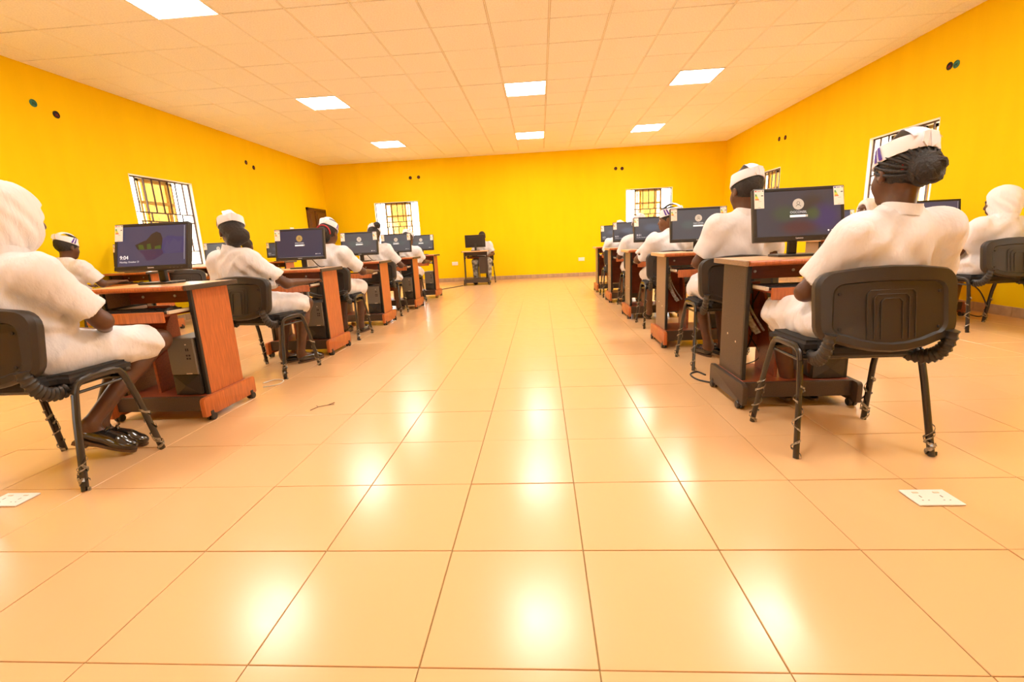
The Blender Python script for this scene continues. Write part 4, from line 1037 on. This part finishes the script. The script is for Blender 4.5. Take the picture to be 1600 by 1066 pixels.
person((-1.88, 3.955), 0, 'person with folded white cap and red hair band, third in the left aisle row', P=dict(
    hair='big', band=True, neck=(-.02, -.03, .950), head=(.015, .04, .150), face=(-6, -14, 4), elR=(.27, .10, .69), wrR=(.27, .37, .675), hdR=(.05, 1, 0), elL=(-.24, .05, .68), wrL=(-.14, .26, .67), anR=(.12, .26, .09), anL=(-.06, .24, .09), knR=(.14, .36, .5), seed=.9), vox=.008)
person((1.585, 4.03), 0, 'person with striped cap turned to the left, third in the right aisle row', P=dict(
    hair='short', skin='skin2', neck=(.02, -.06, .925), head=(-.01, .03, .140), face=(62, 0, 0), elL=(-.27, .10, .68), wrL=(-.20, .34, .675), hdL=(.1, 1, 0), elR=(.26, .0, .68), seed=1.3), vox=.008)
person((-1.93, 5.55), 0, 'person with a high bun bowed forward, fourth in the left aisle row', P=dict(
    hair='top', bun=(.05, -.085, .115), neck=(-.05, .01, .965), head=(-.02, .055, .140), face=(6, -28, 6), elR=(.27, .08, .68), wrR=(.2, .33, .67), seed=1.7), vox=.009)
person((-1.92, 6.82), 0, 'person with patterned cap, farthest in the left aisle row', P=dict(
    hair='short', neck=(.03, .0, .92), head=(.01, .05, .135), face=(-8, -22, 0), elR=(.25, .12, .68), wrR=(.26, .40, .67), seed=1.4), vox=.010)
person((1.61, 5.48), 0, 'person mostly hidden by the 8:51 monitor, fourth in the right aisle row', P=dict(
    hair='short', neck=(-.01, -.03, .92), head=(.0, .035, .13), face=(10, -12, 0), elL=(-.25, .05, .67), seed=.7), vox=.010)
person((1.56, 6.72), 0, 'person mostly hidden by monitors, farthest in the right aisle row', P=dict(
    hair='short', neck=(.0, -.02, .90), head=(.0, .035, .12), face=(5, -12, 0), seed=1.0), vox=.010)
person((XC+.04, 3.88), 0, 'person with striped cap typing by the left wall, nearest of that row', P=dict(
    hair='short', neck=(.01, -.02, .940), head=(.01, .045, .145), face=(-8, -8, 0), elR=(.27, .08, .69), wrR=(.22, .30, .695), hdR=(-.05, 1, 0), seed=1.6), vox=.008)
person((XC+.05, 5.27), R(-8), 'person whose sleeve shows beside the 9:04 monitor, second by the left wall', P=dict(
    hair='short', neck=(-.02, -.04, .930), head=(.0, .04, .130), face=(5, -12, 0), elR=(.25, .06, .68), wrR=(.20, .33, .67), watch=1, seed=1.2), vox=.010)
person((XC+.10, 6.93), 0, 'person with a round black bun, third in the row by the left wall', P=dict(
    hair='bun', bun=(.02, -.08, .06), cap=False, neck=(0, -.03, .930), head=(.01, .04, .145), face=(0, -10, 0), seed=1.1), vox=.010)
person((4.10, 3.40), 0, 'person in white hijab on the chair by the right wall, at the frame edge', P=dict(
    hijab=True, neck=(.02, -.06, .915), head=(.01, .035, .140), face=(38, -8, 0), elL=(-.22, .03, .655), wrL=(-.12, .22, .63), seed=.9), vox=.0085)
person((4.05, 4.85), R(10), 'person in white hijab looking sideways, beneath the right wall window', P=dict(
    hijab=True, neck=(.03, .02, .945), head=(-.005, .03, .145), face=(98, 4, 0), seed=1.3), vox=.008)
person((-1.10, 10.46), R(184), 'person in white shirt and mottled trousers behind the small dark desk', P=dict(
    man=True, hair='short', cap=False, skin='skin2', neck=(-.02, .02, .955), head=(0, .06, .130), face=(0, -22, 0), elL=(-.26, .05, .68), wrR=(.20, .25, .66), wrL=(-.15, .22, .64), knR=(.16, .40, .52), knL=(-.16, .38, .52), anR=(.15, .42, .10), anL=(-.14, .36, .10), seed=1.0), vox=.010)

# ------------------------------------------------------------------ small things on walls and floor
def socket_floor(x, y, label):
    s = MB().box(-.073, .073, -.048, .048, 0, .006, 'white', .002).obj('floor_socket', None, False, (x, y, .001))
    tag(s, label, 'socket', 'floor sockets')
    for sx in (-.034, .034):
        m = MB().box(sx-.010, sx+.010, .022, .030, .006, .008, 'rail', .001); m.obj('switch', s)
        m = MB().box(sx-.0018, sx+.0018, -.004, .008, .006, .0064, 'grey').box(sx-.012, sx-.007, -.023, -.020, .006, .0064, 'grey').box(sx+.007, sx+.012, -.023, -.020, .006, .0064, 'grey'); m.obj('pin_hole', s)
socket_floor(1.60, .665, 'white double socket plate on the floor behind the nearest right aisle chair')
socket_floor(-1.85, .715, 'white double socket plate on the floor cut by the left frame edge')
def wall_socket(loc, rz, label):
    s = MB().box(-.075, .075, -.012, 0, -.043, .043, 'white', .003).obj('wall_socket', None, False, loc, (0, 0, rz)); tag(s, label, 'socket', 'wall sockets')
    for sx in (-.035, .035): MB().box(sx-.012, sx+.012, -.016, -.012, -.01, .02, 'white', .002).obj('switch', s)
wall_socket((-1.90, YB-.001, .46), 0, 'white socket on the back wall beside the small dark desk')
wall_socket((1.33, YB-.001, .43), 0, 'white socket on the back wall near the right aisle row')
wall_socket((XL+.001, 9.27, 1.43), R(90), 'white switch plate on the left wall beside the brown door')
def conduit(loc, rz, k, label):
    c = MB().lathe([(.036, .004), (.040, -.004), (.034, -.006), (.030, .002)], (0, 0, 0), 'dark' if k != 'green' else 'green', 18, 1).obj('conduit_box', None, True, loc, (0, 0, rz)); tag(c, label, 'conduit box', 'open conduit boxes high on the walls')
    MB().lathe([(.030, .003), (.030, -.001), (.012, -.001)], (0, 0, 0), 'dark' if k != 'green' else 'green', 16, 1).obj('inner_face', c, True)
    for dx in (-.010, .012): MB().tube([(dx, -.001, .008), (dx*.6, -.009, -.004), (dx*1.4, -.007, -.018)], .003, 'cable' if k == 'green' else 'red', 5).obj('wire', c, True)
for (y, z, k, t) in ((4.27, 2.64, 'green', 'green conduit box high on the left wall, nearest of its pair'), (4.50, 2.58, 'dark', 'dark conduit box high on the left wall beside the green one'), (7.97, 2.615, 'dark', 'dark conduit box on the left wall towards the back, nearer of its pair'), (8.19, 2.556, 'dark', 'dark conduit box on the left wall towards the back, farther of its pair')):
    conduit((XL+.001, y, z), R(90), k, t)
for (y, z, k, t) in ((4.93, 2.56, 'dark', 'dark conduit box high on the right wall touching a green one'), (4.845, 2.55, 'green', 'green conduit box high on the right wall'), (8.57, 2.56, 'dark', 'dark conduit box far along the right wall, farther of its pair'), (8.35, 2.54, 'dark', 'dark conduit box far along the right wall, nearer of its pair')):
    conduit((XR-.001, y, z), R(-90), k, t)
for (x, z, t) in ((-2.87, 2.616, 'conduit box high on the back wall above the left window, left of its pair'), (-2.66, 2.62, 'conduit box high on the back wall above the left window, right of its pair'), (2.185, 2.553, 'conduit box high on the back wall above the right window, left of its pair'), (2.338, 2.545, 'conduit box high on the back wall above the right window, right of its pair')):
    conduit((x, YB-.001, z), 0, 'dark', t)
def cable(pts, r, k, label, name='power_cable'):
    P_ = [Vector(p) for p in pts]; out = []
    for i in range(len(P_)-1):
        a, b, c, d = P_[max(i-1, 0)], P_[i], P_[i+1], P_[min(i+2, len(P_)-1)]
        for t in range(6):
            u = t/6; out.append(.5*((2*b)+(c-a)*u+(2*a-5*b+4*c-d)*u*u+(3*b-a-3*c+d)*u**3))
    out.append(P_[-1]); o = MB().tube(out, r, k, 6).obj(name, None, True); tag(o, label, 'cable', 'loose cables'); return o
cable([(1.52, 2.05, .006), (1.42, 2.0, .006), (1.36, 1.98, .006), (1.28, 2.06, .006), (1.27, 2.18, .006), (1.33, 2.24, .006), (1.36, 2.16, .006)], .0055, 'cable', 'black cable looped on the floor by the nearest right aisle desk')
cable([(1.46, 1.78, .60), (1.50, 1.84, .34), (1.44, 1.80, .20), (1.50, 1.86, .03), (1.56, 1.80, .008)], .004, 'cable', 'thin black cable hanging inside the nearest right aisle desk')
cable([(1.52, 1.80, .62), (1.47, 1.86, .40), (1.54, 1.82, .22), (1.47, 1.84, .16)], .003, 'cable', 'second thin black cable hanging inside the nearest right aisle desk')
cable([(-1.74, 2.26, .006), (-1.70, 2.34, .006), (-1.62, 2.32, .006), (-1.60, 2.22, .006), (-1.68, 2.16, .006)], .004, 'wcable', 'pale cable loop on the floor behind the nearest left aisle desk')
cable([(-1.50, 9.75, .006), (-1.62, 9.45, .006), (-1.82, 9.05, .006), (-1.80, 8.7, .006), (-1.74, 8.2, .006), (-1.70, 7.85, .006)], .008, 'cable', 'black cable across the floor to the small dark desk')
cable([(4.38, 3.86, .05), (4.50, 3.82, .012), (4.60, 3.86, .06), (4.56, 3.92, .24), (4.46, 3.98, .36), (4.44, 4.02, .50)], .006, 'cable', 'dark cable rising under the desk by the right wall')
def monitor_lead(x, y, label): cable([(x+.02, y+.045, .90), (x+.07, y+.06, .83), (x+.12, y+.05, .785), (x+.15, y+.08, .783)], .0045, 'cable', label, 'monitor_lead')
monitor_lead(-1.88, 3.36, 'black lead drooping from the navy login monitor, second left aisle desk')
monitor_lead(-1.915, 4.86, 'black lead drooping from the third left aisle monitor')
tw = MB()
tw.tube([(-1.09, 1.67, .004), (-1.06, 1.71, .010), (-1.02, 1.75, .006), (-1.0, 1.80, .004)], .0022, 'twig', 5).tube([(-1.06, 1.71, .010), (-1.09, 1.75, .004)], .0018, 'twig', 5).tube([(-1.02, 1.75, .006), (-.985, 1.765, .004)], .0018, 'twig', 5)
tag(tw.obj('twig', None, True), 'small dry twig lying on the tiles in the left aisle', 'twig')
